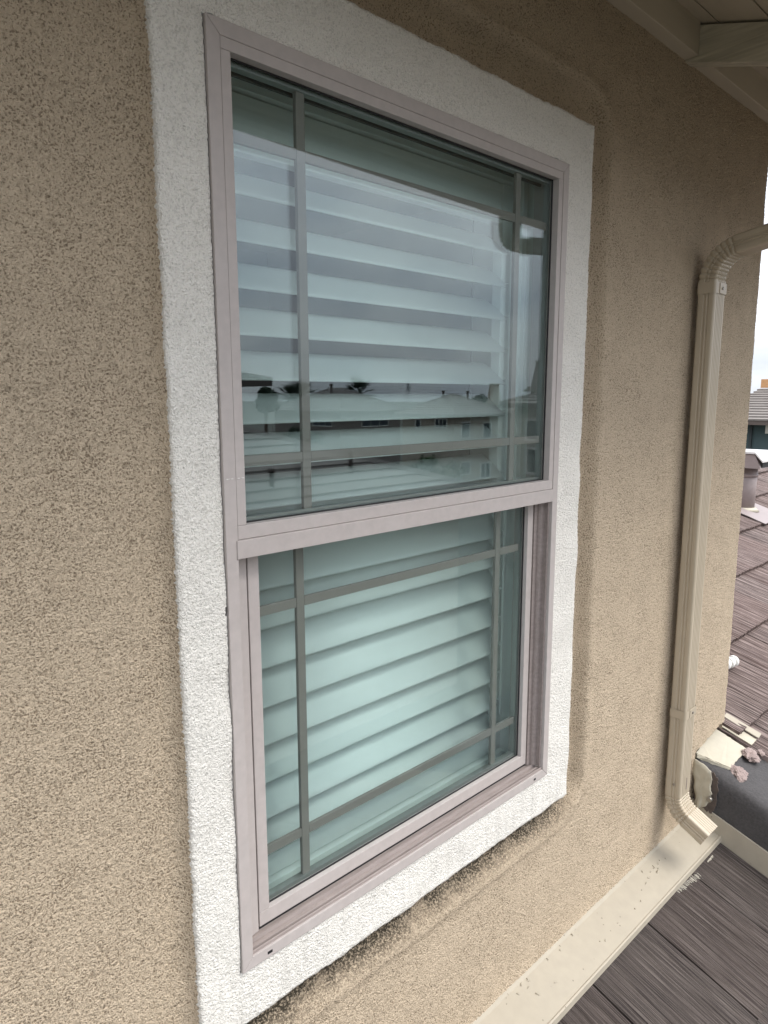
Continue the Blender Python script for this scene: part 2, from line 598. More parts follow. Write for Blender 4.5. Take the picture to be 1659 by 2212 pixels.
xs = steps((-8.0, -0.48, 0.08), (-0.48, -0.06, 0.0024), (-0.06, 0.5, 0.0032), (0.5, 1.2, 0.0040), (1.2, WALL_X1, 0.0052))
zs = steps((WALL_LOW, WALL_TOP, 0.0032))
X, Z = np.meshgrid(xs, zs, indexing='ij')
dx = np.maximum(np.maximum(TX0 - X, X - TX1), 0)
dz = np.maximum(np.maximum(TZ0 - Z, Z - TZ1), 0)
D = np.hypot(dx, dz)
De = np.hypot(np.where(X > TX1, dx / 1.25, dx), dz)
wgt = np.clip((X + 0.10) / 0.13, 0, 1)
wgt = wgt * wgt * (3 - 2 * wgt)
left = 1 - wgt
sm = np.clip((De - 0.080) / 0.026, 0, 1)
sm = sm * sm * (3 - 2 * sm)
cove = 0.034 * (1 - sm) * wgt                          # groove round the trim
ridge = 0.0055 * np.exp(-((De - 0.114) / 0.015) ** 2) * wgt
fillet = 0.027 * np.exp(-(D / 0.010) ** 1.3) * left * (np.abs(Z - 0.75) < 0.87)
fine = np.clip((X + 0.60) / 0.12, 0, 1)
Yw = WALL_Y - 0.0016 * REL * fine * sample(H_WALL, X, Z) - 0.0005 * sample(H_SLOW, X, Z) - ridge + cove - fillet
# rounded outside corner of the wall
e = np.clip((X - (WALL_X1 - 0.014)) / 0.014, 0, 1)
Yw = Yw + 0.014 * (1 - np.sqrt(np.maximum(1 - e * e, 0)))
xc = 0.5 * (xs[:-1] + xs[1:])
zc = 0.5 * (zs[:-1] + zs[1:])
XC, ZC = np.meshgrid(xc, zc, indexing='ij')
keep = ~((XC > TX0 + 0.014) & (XC < TX1 - 0.014) & (ZC > TZ0 + 0.014) & (ZC < TZ1 - 0.014))
keep &= ~((XC > 2.006) & (ZC < -0.352 + (XC - 2.006) * 0.14 + 0.003 * np.sin(XC * 60)))
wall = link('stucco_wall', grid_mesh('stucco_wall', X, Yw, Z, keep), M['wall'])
tag(wall, 'tan rough stucco house wall around the white trimmed window', 'wall')
# the return of the wall round the corner
ys = steps((0.040, 0.2, 0.006), (0.2, 6.0, 0.05))
zs2 = steps((-0.6, WALL_TOP, 0.02))
Y2, Z2 = np.meshgrid(ys, zs2, indexing='ij')
X2 = np.full_like(Y2, WALL_X1) + 0.0012 * sample(H_WALL, Y2, Z2) * (Y2 < 0.3) - np.where(Y2 < 0.043, 0.001, 0)
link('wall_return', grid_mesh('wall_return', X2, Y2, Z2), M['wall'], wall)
# solid core of the wall with the opening for the window
core = MB()
OX0, OX1, OZ0, OZ1 = -0.004, 0.936, -0.004, 1.506
core.box(-8.0, OX0, 0.076, 0.17, -6.0, WALL_TOP)
core.box(OX1, WALL_X1 - 0.02, 0.076, 0.17, -0.30, WALL_TOP)
core.box(OX0, OX1, 0.076, 0.17, OZ1, WALL_TOP)
core.box(OX0, OX1, 0.076, 0.17, -6.0, OZ0)
core.box(OX1, 2.0, 0.076, 0.17, -6.0, -0.30)
core.build('wall_core', M['reveal'], wall)

# ------------------------------------------------------------------ white trim
xs = steps((TX0 - 0.004, 0.01, 0.0023), (0.01, 0.9, 0.0034), (0.9, TX1 + 0.004, 0.0026))
zs = steps((TZ0 - 0.004, 0.01, 0.0026), (0.01, 1.49, 0.0030), (1.49, TZ1 + 0.004, 0.0028))
X, Z = np.meshgrid(xs, zs, indexing='ij')
wob = 0.0016 * sample(H_TRIM, Z * 1.3 + 3.1, X * 0.2 + 0.7) + 0.0004 * sample(H_SLOW, Z, X)
x_in = np.minimum(X - (TX0 - 0.004), (TX1 + 0.004) - X)
z_in = np.minimum(Z - (TZ0 - 0.004), (TZ1 + 0.004) - Z)
D = np.minimum(x_in, z_in)
R0 = 0.011
t = np.clip(1 - D / R0, 0, 1)
edge = R0 * (1 - np.sqrt(np.maximum(1 - t * t, 0)))
edge = np.where(D < 0.0008, 0.085, edge)
soft = np.clip(D / 0.012, 0, 1)
Yt = 0.0015 + edge - 0.0013 * sample(H_TRIM, X, Z) - 0.001 * sample(H_SLOW, X, Z)
Xt = X + wob * np.exp(-(x_in / 0.012) ** 2)
Zt = Z + wob * np.exp(-(z_in / 0.012) ** 2)
xc = 0.5 * (xs[:-1] + xs[1:])
zc = 0.5 * (zs[:-1] + zs[1:])
XC, ZC = np.meshgrid(xc, zc, indexing='ij')
gap = 0.0012 + 0.0006 * sample(H_SLOW, ZC * 2, XC * 2)
keep = ~((XC > -gap) & (XC < 0.931 + gap) & (ZC > -gap) & (ZC < 1.5 + gap))
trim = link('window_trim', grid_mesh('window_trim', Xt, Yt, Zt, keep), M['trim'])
tag(trim, 'wide white rough stucco trim band framing the window', 'trim')

# ------------------------------------------------------------------ the window
W, HH = 0.931, 1.5
win = thing('window', 'taupe single hung window with greenish glass and prairie grille bars', 'window', (0.4655, 0.0, 0.0))
FW = 0.0215           # face of the outer frame

def mitred(name, a0, a1, b0, b1, y0, y1, material, parent, bev=0.0012):
    """one member of a frame: a0,a1 outer edge ends (x,z); b0,b1 inner edge ends"""
    vs = []
    for y in (y0, y1):
        vs += [(a0[0], y, a0[1]), (a1[0], y, a1[1]), (b1[0], y, b1[1]), (b0[0], y, b0[1])]
    fs = [(0, 1, 2, 3), (7, 6, 5, 4), (0, 4, 5, 1), (1, 5, 6, 2), (2, 6, 7, 3), (3, 7, 4, 0)]
    me = mesh_of(name, vs, fs)
    bm = bmesh.new()
    bm.from_mesh(me)
    bmesh.ops.recalc_face_normals(bm, faces=list(bm.faces))
    es = [e for e in bm.edges if all(abs(v.co.y - y0) < 1e-6 for v in e.verts)]
    bmesh.ops.bevel(bm, geom=es, offset=bev, segments=2, affect='EDGES', profile=0.6)
    bm.to_mesh(me)
    bm.free()
    return link(name, me, material, parent)

def frame_of(parent, x0, x1, z0, z1, w, y0, y1, material, names, butt=False, wt=None, wb=None):
    wt = wt or w
    wb = wb or w
    e = 0.00025
    if butt:        # rails run through, stiles between them
        mitred(names[0], (x0, z1), (x1, z1), (x0, z1 - wt), (x1, z1 - wt), y0, y1, material, parent)
        mitred(names[1], (x0, z0), (x1, z0), (x0, z0 + wb), (x1, z0 + wb), y0, y1, material, parent)
        mitred(names[2], (x0, z0 + wb + e), (x0, z1 - wt - e), (x0 + w, z0 + wb + e), (x0 + w, z1 - wt - e), y0, y1, material, parent)
        mitred(names[2], (x1, z0 + wb + e), (x1, z1 - wt - e), (x1 - w, z0 + wb + e), (x1 - w, z1 - wt - e), y0, y1, material, parent)
    else:
        mitred(names[0], (x0 + e, z1), (x1 - e, z1), (x0 + w + e, z1 - wt), (x1 - w - e, z1 - wt), y0, y1, material, parent)
        mitred(names[1], (x0 + e, z0), (x1 - e, z0), (x0 + w + e, z0 + wb), (x1 - w - e, z0 + wb), y0, y1, material, parent)
        mitred(names[2], (x0, z0 + e), (x0, z1 - e), (x0 + w, z0 + wb + e), (x0 + w, z1 - wt - e), y0, y1, material, parent)
        mitred(names[2], (x1, z0 + e), (x1, z1 - e), (x1 - w, z0 + wb + e), (x1 - w, z1 - wt - e), y0, y1, material, parent)

def sub_empty(name, parent):
    o = bpy.data.objects.new(name, None)
    COL.objects.link(o)
    o.empty_display_size = 0.05
    o.parent = parent
    return o

# outer frame
frame_of(win, 0, W, 0, HH, FW, -0.004, 0.075, M['frame'], ('frame_head', 'frame_sill', 'frame_jamb'))

# upper glazing: bead, panes, bars
UZ0, UZ1 = 0.756, 1.4785
UX0, UX1 = FW + 0.0008, W - FW - 0.0008
def sash(name, x0, x1, z0, z1, w, yf, yb, pane_y, vbars, hbars, rail_t, rail_b):
    """a part with its members, panes, spacer and bars as sub-parts"""
    s = sub_empty(name, win)
    frame_of(s, x0, x1, z0, z1, w, yf, yb, M['frame'], ('top_rail', 'bottom_rail', 'stile'), True, rail_t, rail_b)
    gx0, gx1, gz0, gz1 = x0 + w - 0.004, x1 - w + 0.004, z0 + rail_b - 0.004, z1 - rail_t + 0.004
    p1, p2 = pane_y
    for py in (p1, p2):
        box('pane', gx0, gx1, py, py + 0.003, gz0, gz1, M['glass'], s)
    # black gasket and metal spacer round the edge of the glass
    for nm, ww, ya, yb2, mm in (('gasket', 0.0065, p1 - 0.003, p1 - 0.0003, M['gasket']), ('spacer', 0.012, p1 + 0.0036, p2 - 0.0006, M['spacer'])):
        b = MB()
        xi0, xi1, zi0, zi1 = gx0 + ww, gx1 - ww, gz0 + ww, gz1 - ww
        b.box(gx0, xi0, ya, yb2, gz0, gz1)
        b.box(xi1, gx1, ya, yb2, gz0, gz1)
        b.box(xi0, xi1, ya, yb2, gz0, zi0)
        b.box(xi0, xi1, ya, yb2, zi1, gz1)
        b.build(nm, mm, s)
    bw = 0.0088
    yb0, yb1 = p1 + 0.0065, p2 - 0.0035
    for bx in vbars:
        box('muntin', bx - bw, bx + bw, yb0, yb1, gz0 + 0.002, gz1 - 0.002, M['muntin'], s, 0.0012)
    for bz in hbars:
        edges = [gx0 + 0.002] + [q for bx in vbars for q in (bx - bw - 0.0003, bx + bw + 0.0003)] + [gx1 - 0.002]
        for k in range(0, len(edges), 2):
            box('muntin', edges[k], edges[k + 1], yb0 + 0.0004, yb1 - 0.0004, bz - bw, bz + bw, M['muntin'], s, 0.0012)
    return s

up = sash('upper_sash', UX0, UX1, UZ0, UZ1, 0.0165, -0.0028, 0.045, (0.016, 0.034), (0.181, 0.774), (1.361, 0.876), 0.0165, 0.022)
lo = sash('lower_sash', 0.0605, 0.8835, 0.0345, 0.7535, 0.0215, 0.0325, 0.072, (0.046, 0.064), (0.183, 0.770), (0.611, 0.158), 0.034, 0.027)

# meeting rail in front of the lower sash
mr = mitred('meeting_rail', (0.0185, 0.7555), (0.9065, 0.7555), (0.0185, 0.7255), (0.9065, 0.7255), -0.0065, 0.031, M['frame'], win)
# the latch on the lower sash behind the upper glass
lock = link('sash_lock', cyl_mesh('sash_lock', (0.515, 0.075, 0.754), (0.515, 0.075, 0.768), 0.020, 0.017, 24), M['frame'], win)
box('lock_lever', 0.487, 0.543, 0.066, 0.082, 0.7685, 0.7745, M['frame'], lock, 0.002)
# side tracks of the lower opening: stepped profiles
for sgn, xj in ((1, FW + 0.0005), (-1, W - FW - 0.0005)):
    P = [(0, 0.004), (0.004, 0.0042), (0.004, 0.0072), (0.0003, 0.0085), (0.0003, 0.0175), (0.009, 0.020), (0.011, 0.025), (0.011, 0.0305), (0.0215, 0.0312), (0.0215, 0.072), (0, 0.072)]
    if sgn > 0:
        P = P[:-4] + [(0.0215, 0.0312), (0.0365, 0.034), (0.0365, 0.072), (0, 0.072)]
    extrude_z('side_track', [(xj + sgn * a, b) for a, b in P], 0.0275, 0.7245, M['sill'] if sgn < 0 else M['frame'], win)  # right track gets the darker vinyl: its shaded side is put into the colour
box('head_gap_shade', 0.034, 0.897, 0.0460, 0.0520, 1.4555, 1.4765, M['gasket'], win)  # black strip standing in for the shadowed gap at the window head
# sloping sill track with ribs
P = [(0.000, 0.018), (0.000, 0.0265), (0.0025, 0.0272), (0.0032, 0.0215), (0.0078, 0.0215), (0.0085, 0.0265), (0.0120, 0.0268), (0.0130, 0.0215),
     (0.0215, 0.0220), (0.0235, 0.0288), (0.0275, 0.0288), (0.0285, 0.0262), (0.034, 0.0262), (0.072, 0.0262), (0.072, 0.018)]
extrude_x('sill_track', P, FW - 0.001, W - FW + 0.001, M['sill'], win)
box('sill_gap_shade', 0.0450, 0.9000, 0.0370, 0.0700, 0.0265, 0.0340, M['gasket'], win)  # black bar painted in for the shade of the gap below the sash
for xw, wd in ((0.050, 0.016), (0.868, 0.014)):
    box('weep_slot', xw, xw + wd, 0.0040, 0.0072, 0.0212, 0.0222, M['dark'], win)
    box('weep_hole', xw + 0.001, xw + wd - 0.005, -0.0047, -0.0035, 0.0075, 0.0125, M['dark'], win)
# chips of white paint on the jamb
for xx, ww in ((0.0045, 0.0035), (0.0095, 0.001), (0.0125, 0.004), (0.0245, 0.004), (0.0315, 0.005)):
    box('paint_chip', xx, xx + ww, -0.0048, -0.0038, 0.8525, 0.8535, M['pvc'], win)
# reveal between window and shutter
rv = MB()
rv.box(OX0 + 0.001, OX0 + 0.013, 0.076, 0.30, OZ0, OZ1)
rv.box(0.965, 0.98, 0.171, 0.30, OZ0, OZ1)
rv.box(-0.02, 1.0, 0.171, 0.30, 1.508, 1.53)
rv.box(OX0 + 0.013, OX1, 0.076, 0.30, -0.02, 0.012)
rv.build('reveal', M['reveal'], win)

# ------------------------------------------------------------------ plantation shutter behind the glass
sh = thing('plantation_shutter', 'white plantation shutter with tilted louvers behind the window glass', 'shutter', (0.45, 0.15, 0.0))
SX0, SX1 = 0.048, 0.872
def shutter_frame():
    f = MB()
    f.box(-0.002, 0.014, 0.125, 0.168, 0.012, 1.498)
    f.box(0.916, 0.934, 0.110, 0.168, 0.012, 1.498)
    f.box(0.014, 0.916, 0.125, 0.168, 1.4785, 1.498)
    f.box(0.014, 0.916, 0.125, 0.168, 0.012, 0.026)
    f.build('shutter_frame', M['shutter'], sh)
shutter_frame()
box('stile', 0.015, SX0 - 0.002, 0.138, 0.166, 0.028, 1.4765, M['shutter'], sh, 0.002)
box('stile', SX1 + 0.002, 0.914, 0.138, 0.166, 0.028, 1.4765, M['shutter'], sh, 0.002)
box('top_rail', SX0 - 0.001, SX1 + 0.001, 0.139, 0.165, 1.385, 1.4760, M['shutter'], sh, 0.002)
box('bottom_rail', SX0 - 0.001, SX1 + 0.001, 0.139, 0.165, 0.029, 0.092, M['shutter'], sh, 0.002)
def louver(zlow, tilt):
    w, th = 0.089, 0.0105
    a = math.radians(tilt)
    cy, cz = 0.118 + w / 2 * math.cos(a), zlow + w / 2 * math.sin(a)
    prof = []
    n = 18
    for i in range(n):
        t = 2 * math.pi * i / n
        lu = w / 2 * math.copysign(abs(math.cos(t)) ** 0.9, math.cos(t))
        lv = th / 2 * math.copysign(abs(math.sin(t)) ** 0.8, math.sin(t))
        prof.append((cy + lu * math.cos(a) - lv * math.sin(a), cz + lu * math.sin(a) + lv * math.cos(a)))
    extrude_x('louver', prof, SX0 + 0.001, SX1 - 0.001, M['shutter'], sh, True, True)
for k in range(17):
    louver(1.312 - 0.0762 * k + random.uniform(-0.0012, 0.0012), (38 if k < 8 else 53) + random.uniform(-1, 1))
rod = box('tilt_rod', 0.886, 0.892, 0.118, 0.124, 0.14, 1.36, M['shutter'], sh, 0.001)
for k in range(16):
    zz = 1.322 - 0.0762 * k
    box('rod_staple', 0.885, 0.893, 0.1245, 0.1365, zz, zz + 0.004, M['shutter'], rod)

# room behind the shutter
rm = MB()
rm.box(-1.6, -1.55, 0.31, 3.0, -0.9, 1.9)
rm.box(2.2, 2.25, 0.31, 3.0, -0.9, 1.9)
rm.box(-1.6, 2.25, 3.0, 3.05, -0.9, 1.9)
rm.box(-1.55, 2.2, 0.31, 3.0, -0.95, -0.9)
rm.box(-1.55, 2.2, 0.31, 3.0, 1.9, 1.95)
rm.box(-1.55, -0.01, 0.305, 0.33, -0.9, 1.9)
rm.box(0.966, 2.2, 0.305, 0.33, -0.9, 1.9)
rm.box(-0.01, 0.966, 0.305, 0.33, 1.515, 1.9)
rm.box(-0.01, 0.966, 0.305, 0.33, -0.9, 0.0)
structure(rm.build('room', M['room']))

# ------------------------------------------------------------------ eave
EAVE_S = 0.30                                     # drop per metre
ev = thing('roof_eave', 'cream painted open eave with rafter, blocking and soffit boards above the wall', 'eave', (0.6, 0.0, 1.9))
RAFT = [1.565 + 0.8 * k for k in range(-11, 2)]
for rx in RAFT:
    P = [(0.10, 1.912 + 0.03), (0.03, 1.912), (-0.63, 1.912 - 0.66 * EAVE_S), (-0.63, 2.008 - 0.66 * EAVE_S), (0.10, 2.008 + 0.07 * EAVE_S)]
    extrude_x('rafter', P, rx, rx + 0.040, M['rafter'], ev)
edges = [-7.5] + [q for rx in RAFT for q in (rx - 0.001, rx + 0.041)] + [2.95]
for k in range(0, len(edges), 2):
    box('frieze_block', edges[k], edges[k + 1], -0.008, 0.047, 1.9175, 2.018, M['soffit'], ev, 0.003)
def soffit_board(s0, s1, zoff):
    y0, y1 = 0.08 - s0, 0.08 - s1
    z0, z1 = 2.0145 + zoff + (y0 - 0.03) * EAVE_S, 2.0145 + zoff + (y1 - 0.03) * EAVE_S
    extrude_x('soffit_board', [(y0, z0), (y1, z1), (y1, z1 + 0.018), (y0, z0 + 0.018)], -7.5, 2.95, M['soffit'], ev)
for k in range(6):
    soffit_board(0.136 * k, 0.136 * k + 0.132, random.uniform(0, 0.002))
box('fascia', -7.5, 2.95, -0.652, -0.631, 1.700, 1.832, M['soffit'], ev, 0.002)
extrude_x('roof_deck', [(0.6, 2.235), (-0.76, 1.826), (-0.76, 1.859), (0.6, 2.27)], -7.6, 3.0, M['underlay'], ev)

# gutter along the fascia
gt = thing('gutter', 'tan metal rain gutter along the eave edge, seen mirrored in the upper glass', 'gutter', (0.6, -0.63, 1.64))
def gz(x):
    return 1.672 - 0.022 * (x - 0.7) if x > -2 else 1.7314
GY = -0.08
prof = [(-0.574, 0.118), (-0.574, 0.0), (-0.655, 0.0), (-0.668, 0.012), (-0.672, 0.045), (-0.690, 0.062), (-0.700, 0.085), (-0.700, 0.116), (-0.690, 0.120),
        (-0.690, 0.114), (-0.696, 0.110), (-0.696, 0.087), (-0.687, 0.066), (-0.668, 0.049), (-0.664, 0.014), (-0.653, 0.004), (-0.578, 0.004), (-0.578, 0.118)]
prof = [(y + GY, z) for y, z in prof]
vs = [(x, y, gz(x) + z) for x in (-2.0, 2.97) for y, z in prof]
n = len(prof)
fs = [(i, (i + 1) % n, n + (i + 1) % n, n + i) for i in range(n)]
link('trough', fix(mesh_of('trough', vs, fs)), M['gutter'], gt)
capp = prof[:9]
vs = [(2.971, y, gz(2.97) + z) for y, z in capp] + [(2.974, y, gz(2.97) + z) for y, z in capp]
n = len(capp)
fs = [(i, (i + 1) % n, n + (i + 1) % n, n + i) for i in range(n)] + [tuple(range(n)), tuple(range(2 * n - 1, n - 1, -1))]
link('end_cap', fix(mesh_of('end_cap', vs, fs)), M['gutter'], gt)

# ------------------------------------------------------------------ downspout
ds = thing('downspout', 'tan ribbed metal downspout with crimped elbows against the stucco wall', 'downspout', (1.7465, -0.015, -0.5))
PX, PD = 0.0415, 0.0275                            # half width (x), half depth
def ds_profile(ribs=True, grow=0.0):
    """closed profile (a along x, b outward), ribs on the faces"""
    a, b, c = PX + grow, PD + grow, 0.007
    pts = []
    def side(p0, p1, nrm, offs):
        L = math.hypot(p1[0] - p0[0], p1[1] - p0[1])
        for t, dpt in offs:
            pts.append((p0[0] + (p1[0] - p0[0]) * t - nrm[0] * dpt, p0[1] + (p1[1] - p0[1]) * t - nrm[1] * dpt))
    front = [(0, 0)]
    if ribs:
        for q in (0.16, 0.33, 0.5, 0.67, 0.84):
            front += [(q - 0.045, 0), (q - 0.02, 0.0018), (q + 0.02, 0.0018), (q + 0.045, 0)]
    front += [(1, 0)]
    flank = [(0, 0)]
    if ribs:
        for q in (0.34, 0.60):
            flank += [(q - 0.10, 0), (q - 0.055, 0.0030), (q + 0.055, 0.0030), (q + 0.10, 0)]
    flank += [(1, 0)]
    def corner(cx, cy, a0):
        for i in (1, 2):
            t = a0 + math.pi / 2 * i / 3
            pts.append((cx + c * math.cos(t), cy + c * math.sin(t)))
    side((a - c, b), (-a + c, b), (0, 1), front)
    corner(-a + c, b - c, math.pi / 2)
    side((-a, b - c), (-a, -b + c), (-1, 0), flank)
    corner(-a + c, -b + c, math.pi)
    side((-a + c, -b), (a - c, -b), (0, -1), front)
    corner(a - c, -b + c, 1.5 * math.pi)
    side((a, -b + c), (a, b - c), (1, 0), flank)
    corner(a - c, b - c, 0)
    return pts
DX = 1.7465
def sweep(name, stations, prof, material, parent, cap=(False, False), smooth=False):
    """stations: (y, z, direction angle, scale); angle 0 = pointing down, grows towards -y"""
    vs, fs = [], []
    n = len(prof)
    for (y, z, ang, sc) in stations:
        # axis direction (y,z) = (-sin, -cos); outward normal (y,z) = (-cos, sin)
        oy, oz = -math.cos(ang), math.sin(ang)
        for a, b in prof:
            vs.append((DX + a * sc, y + b * sc * oy, z + b * sc * oz))
    for k in range(len(stations) - 1):
        for i in range(n):
            fs.append((k * n + i, k * n + (i + 1) % n, (k + 1) * n + (i + 1) % n, (k + 1) * n + i))
    if cap[0]:
        fs.append(tuple(range(n)))
    if cap[1]:
        fs.append(tuple(range((len(stations) - 1) * n, len(stations) * n)))
    me = fix(mesh_of(name, vs, fs, smooth))
    return link(name, me, material, parent)

def bend(vertex, ang0, ang1, rad, pleats):
    """stations of a crimped elbow whose two axes meet at vertex (y,z)"""
    d0 = (-math.sin(ang0), -math.cos(ang0))
    turn = ang1 - ang0
    tlen = rad * math.tan(abs(turn) / 2)
    start = (vertex[0] - d0[0] * tlen, vertex[1] - d0[1] * tlen)
    s = 1 if turn > 0 else -1
    nrm = (-math.cos(ang0) * s, math.sin(ang0) * s)              # towards the centre of the bend
    cen = (start[0] + nrm[0] * rad, start[1] + nrm[1] * rad)
    st = []
    steps_n = pleats * 3
    for i in range(steps_n + 1):
        a = ang0 + turn * i / steps_n
        nn = (-math.cos(a) * s, math.sin(a) * s)
        sc = (1.0, 0.985, 0.905)[i % 3] if 0 < i < steps_n else 1.0
        st.append((cen[0] - nn[0] * rad, cen[1] - nn[1] * rad, a, sc))
    return st
RIB, FLAT = ds_profile(True), ds_profile(True)
VY = -0.015
A_ARM = math.radians(-78.4)                          # axis from the gutter back towards the wall
top_v = (-0.722, 1.553)
arm_v = (VY, 1.408)
bot_v = (VY, -0.433)
A_OUT = math.radians(62)
b1 = bend(top_v, 0.0, A_ARM, 0.062, 6)
b2 = bend(arm_v, A_ARM, 0.0, 0.098, 9)
b3 = bend(bot_v, 0.0, A_OUT, 0.085, 7)
sweep('outlet', [(-0.722, 1.66, 0, 1.0), (-0.722, b1[0][1], 0, 1.0)], RIB, M['downspout'], ds)
sweep('elbow', b1, RIB, M['downspout'], ds)
sweep('offset_pipe', [(*b1[-1][:3], 0.985), (*b2[0][:3], 0.985)], RIB, M['downspout'], ds)
e2 = sweep('elbow', b2 + [(VY, 1.300, 0, 1.0)], RIB, M['downspout'], ds)
sweep('pipe', [(VY, 1.312, 0, 0.965), (VY, -0.098, 0, 0.965)], RIB, M['downspout'], ds)
sweep('pipe', [(VY, -0.070, 0, 0.985), (VY, -0.345, 0, 0.985)], RIB, M['downspout'], ds)
e3 = sweep('elbow', [(VY, -0.322, 0, 1.01)] + b3, RIB, M['downspout'], ds)
ly, lz = b3[-1][0], b3[-1][1]
oy, oz = -math.sin(A_OUT), -math.cos(A_OUT)
L = 0.082
sp = sweep('spout', [(ly, lz, A_OUT, 0.985), (ly + oy * L, lz + oz * L, A_OUT, 0.985), (ly + oy * L, lz + oz * L, A_OUT, 0.95), (ly + oy * 0.02, lz + oz * 0.02, A_OUT, 0.95)], RIB, M['downspout'], ds)
BAND = ds_profile(False, 0.0012)
for z0, z1 in ((1.288, 1.322), (-0.098, -0.068)):
    st = sweep('strap', [(VY, z1, 0, 1.0), (VY, z0, 0, 1.0)], BAND, M['downspout'], ds)
    ov = box('strap_end', DX - 0.012, DX + PX - 0.004, VY - PD - 0.0032, VY - PD - 0.0013, z0 + 0.001, z1 - 0.001, M['downspout'], st, 0.0006)
    zc_ = (z0 + z1) / 2
    link('screw', cyl_mesh('screw', (DX + 0.008, VY - PD - 0.0060, zc_), (DX + 0.008, VY - PD - 0.0030, zc_), 0.0045, 0.0048, 8), M['screw'], st)
link('screw', cyl_mesh('screw', (DX - PX - 0.0035, VY - 0.004, -0.338), (DX - PX - 0.0006, VY - 0.004, -0.338), 0.004, 0.0045, 8), M['screw'], e3)
# seam down the front of the elbows
box('seam', DX + 0.004, DX + 0.0065, VY - PD - 0.0016, VY - PD + 0.002, -0.365, -0.322, M['sill'], e3)

# ------------------------------------------------------------------ lower roof with its flashing
PITCH = math.atan(1 / 3)
def zlow(y):
    return -0.632 + (y + 0.09) / 3                 # underside of the flashing edge follows the tiles
def tile_mesh(name, w, ln, th, seed, seg=22):
    rg = random.Random(seed)
    prof = []
    for i in range(seg + 1):
        t = i / seg
        hgt = rg.uniform(-0.0022, 0.0022)
        if rg.random() < 0.14 and 0 < i < seg:
            hgt -= 0.003
        prof.append((-w / 2 + w * t, hgt))
    rough = [rg.uniform(-0.005, 0.004) for _ in prof]
    vs, fs = [], []
    for i, (x, hgt) in enumerate(prof):
        vs += [(x, rough[i], th + hgt), (x, ln, th + hgt), (x, rough[i] * 0.5 + 0.002, 0.0), (x, ln, 0.0)]
    for i in range(seg):
        a, b = 4 * i, 4 * (i + 1)
        fs += [(a, b, b + 1, a + 1), (a + 2, b + 2, b, a)]
    fs += [(0, 1, 3, 2), (4 * seg + 2, 4 * seg + 3, 4 * seg + 1, 4 * seg)]
    return fix(mesh_of(name, vs, fs))

rf = thing('tile_roof', 'charcoal shake tile roof below the window at the bottom right', 'roof', (1.0, -1.0, -0.95))
variants = [tile_mesh('roof_tile', 0.329, 0.46, 0.026, 100 + k, 60) for k in range(6)]
for me in variants:
    me.materials.append(M['tile'])
exposure = 0.40
JOINT = 1.072
for c in range(5):
    yb = -0.47 - exposure * math.cos(PITCH) * c
    off = 0.0 if c % 2 == 0 else 0.17
    for k in range(-4, 3):
        x = JOINT + 0.335 * (k + 0.5) + off
        if x + 0.165 > 1.998:
            continue
        o = link('roof_tile', variants[(k + 3 * c) % 6], None, rf)
        zt = -0.660 + (yb + 0.09) / 3 - 0.026
        o.location = (x, yb, zt)
        o.rotation_euler = (PITCH, 0, 0)
for c in range(5):
    yb = -0.47 - exposure * math.cos(PITCH) * c
    # cut tile against the step
    off = 0.0 if c % 2 == 0 else 0.17
    xe = max(JOINT + 0.335 * (k + 1) + off for k in range(-4, 3) if JOINT + 0.335 * (k + 1) + off < 2.0)
    wd = 1.997 - xe - 0.004
    if wd > 0.03:
        me = tile_mesh('roof_tile', wd, 0.46, 0.026, 200 + c, max(6, int(wd * 180)))
        me.materials.append(M['tile'])
        o = link('roof_tile', me, None, rf)
        o.location = (xe + 0.003 + wd / 2, yb, -0.660 + (yb + 0.09) / 3 - 0.026)
        o.rotation_euler = (PITCH, 0, 0)
extrude_x('underlay', [(0.05, -0.660 + 0.14 / 3 - 0.05), (-2.6, -0.660 - 2.51 / 3 - 0.05), (-2.6, -0.660 - 2.51 / 3 - 0.09), (0.05, -0.660 + 0.14 / 3 - 0.09)], -4.0, 2.02, M['underlay'], rf)

# smear of old paint and tar on the tiles by the flashing
def on_tiles(px, py, lift=0.0015):
    p = on_plane(px, py, (0, -0.09, -0.660 + lift), (0, -math.sin(PITCH), math.cos(PITCH)))
    return p
def z5(x, y):
    return ((1380 + x / 3.072) / 1.15732, (2080 + y / 3.072) / 1.15732)
def strokes(name, quad, n, material, label, cat, wid, seed):
    """thin brush strokes lying on the tile ridges, all along the slope"""
    rg = random.Random(seed)
    b = MB()
    A_, B_, C_, D_ = [on_tiles(*z5(*q)) for q in quad]
    for k in range(n):
        t = (k + 0.5 * rg.random()) / n
        p0 = A_ + (D_ - A_) * t
        p1 = B_ + (C_ - B_) * t
        l0, l1 = rg.uniform(0, 0.25), rg.uniform(0.6, 1.0)
        q0, q1 = p0 + (p1 - p0) * l0, p0 + (p1 - p0) * l1
        ww = wid * rg.uniform(0.4, 1.1)
        lo_ = np.array([0, 0, 0.0012])
        b.face([q0 + [-ww, 0, 0] + lo_, q1 + [-ww, 0, 0] + lo_, q1 + [ww, 0, 0] + lo_, q0 + [ww, 0, 0] + lo_])
        b.face([q0 + [-ww, 0, 0], q1 + [-ww, 0, 0], q1 + [ww, 0, 0], q0 + [ww, 0, 0]])
    o = b.build(name, material)
    tag(o, label, cat)
strokes('paint_smear', ((930, 440), (985, 470), (1175, 360), (1105, 300)), 30, M['streak'], 'cream paint smear brushed on the dark roof tiles near the spout', 'paint', 0.0011, 5)
strokes('paint_smear', ((1190, 225), (1200, 238), (1245, 195), (1230, 175)), 18, M['streak'], 'tiny cream paint fleck on dark tiles next to the spout', 'paint', 0.0015, 6)

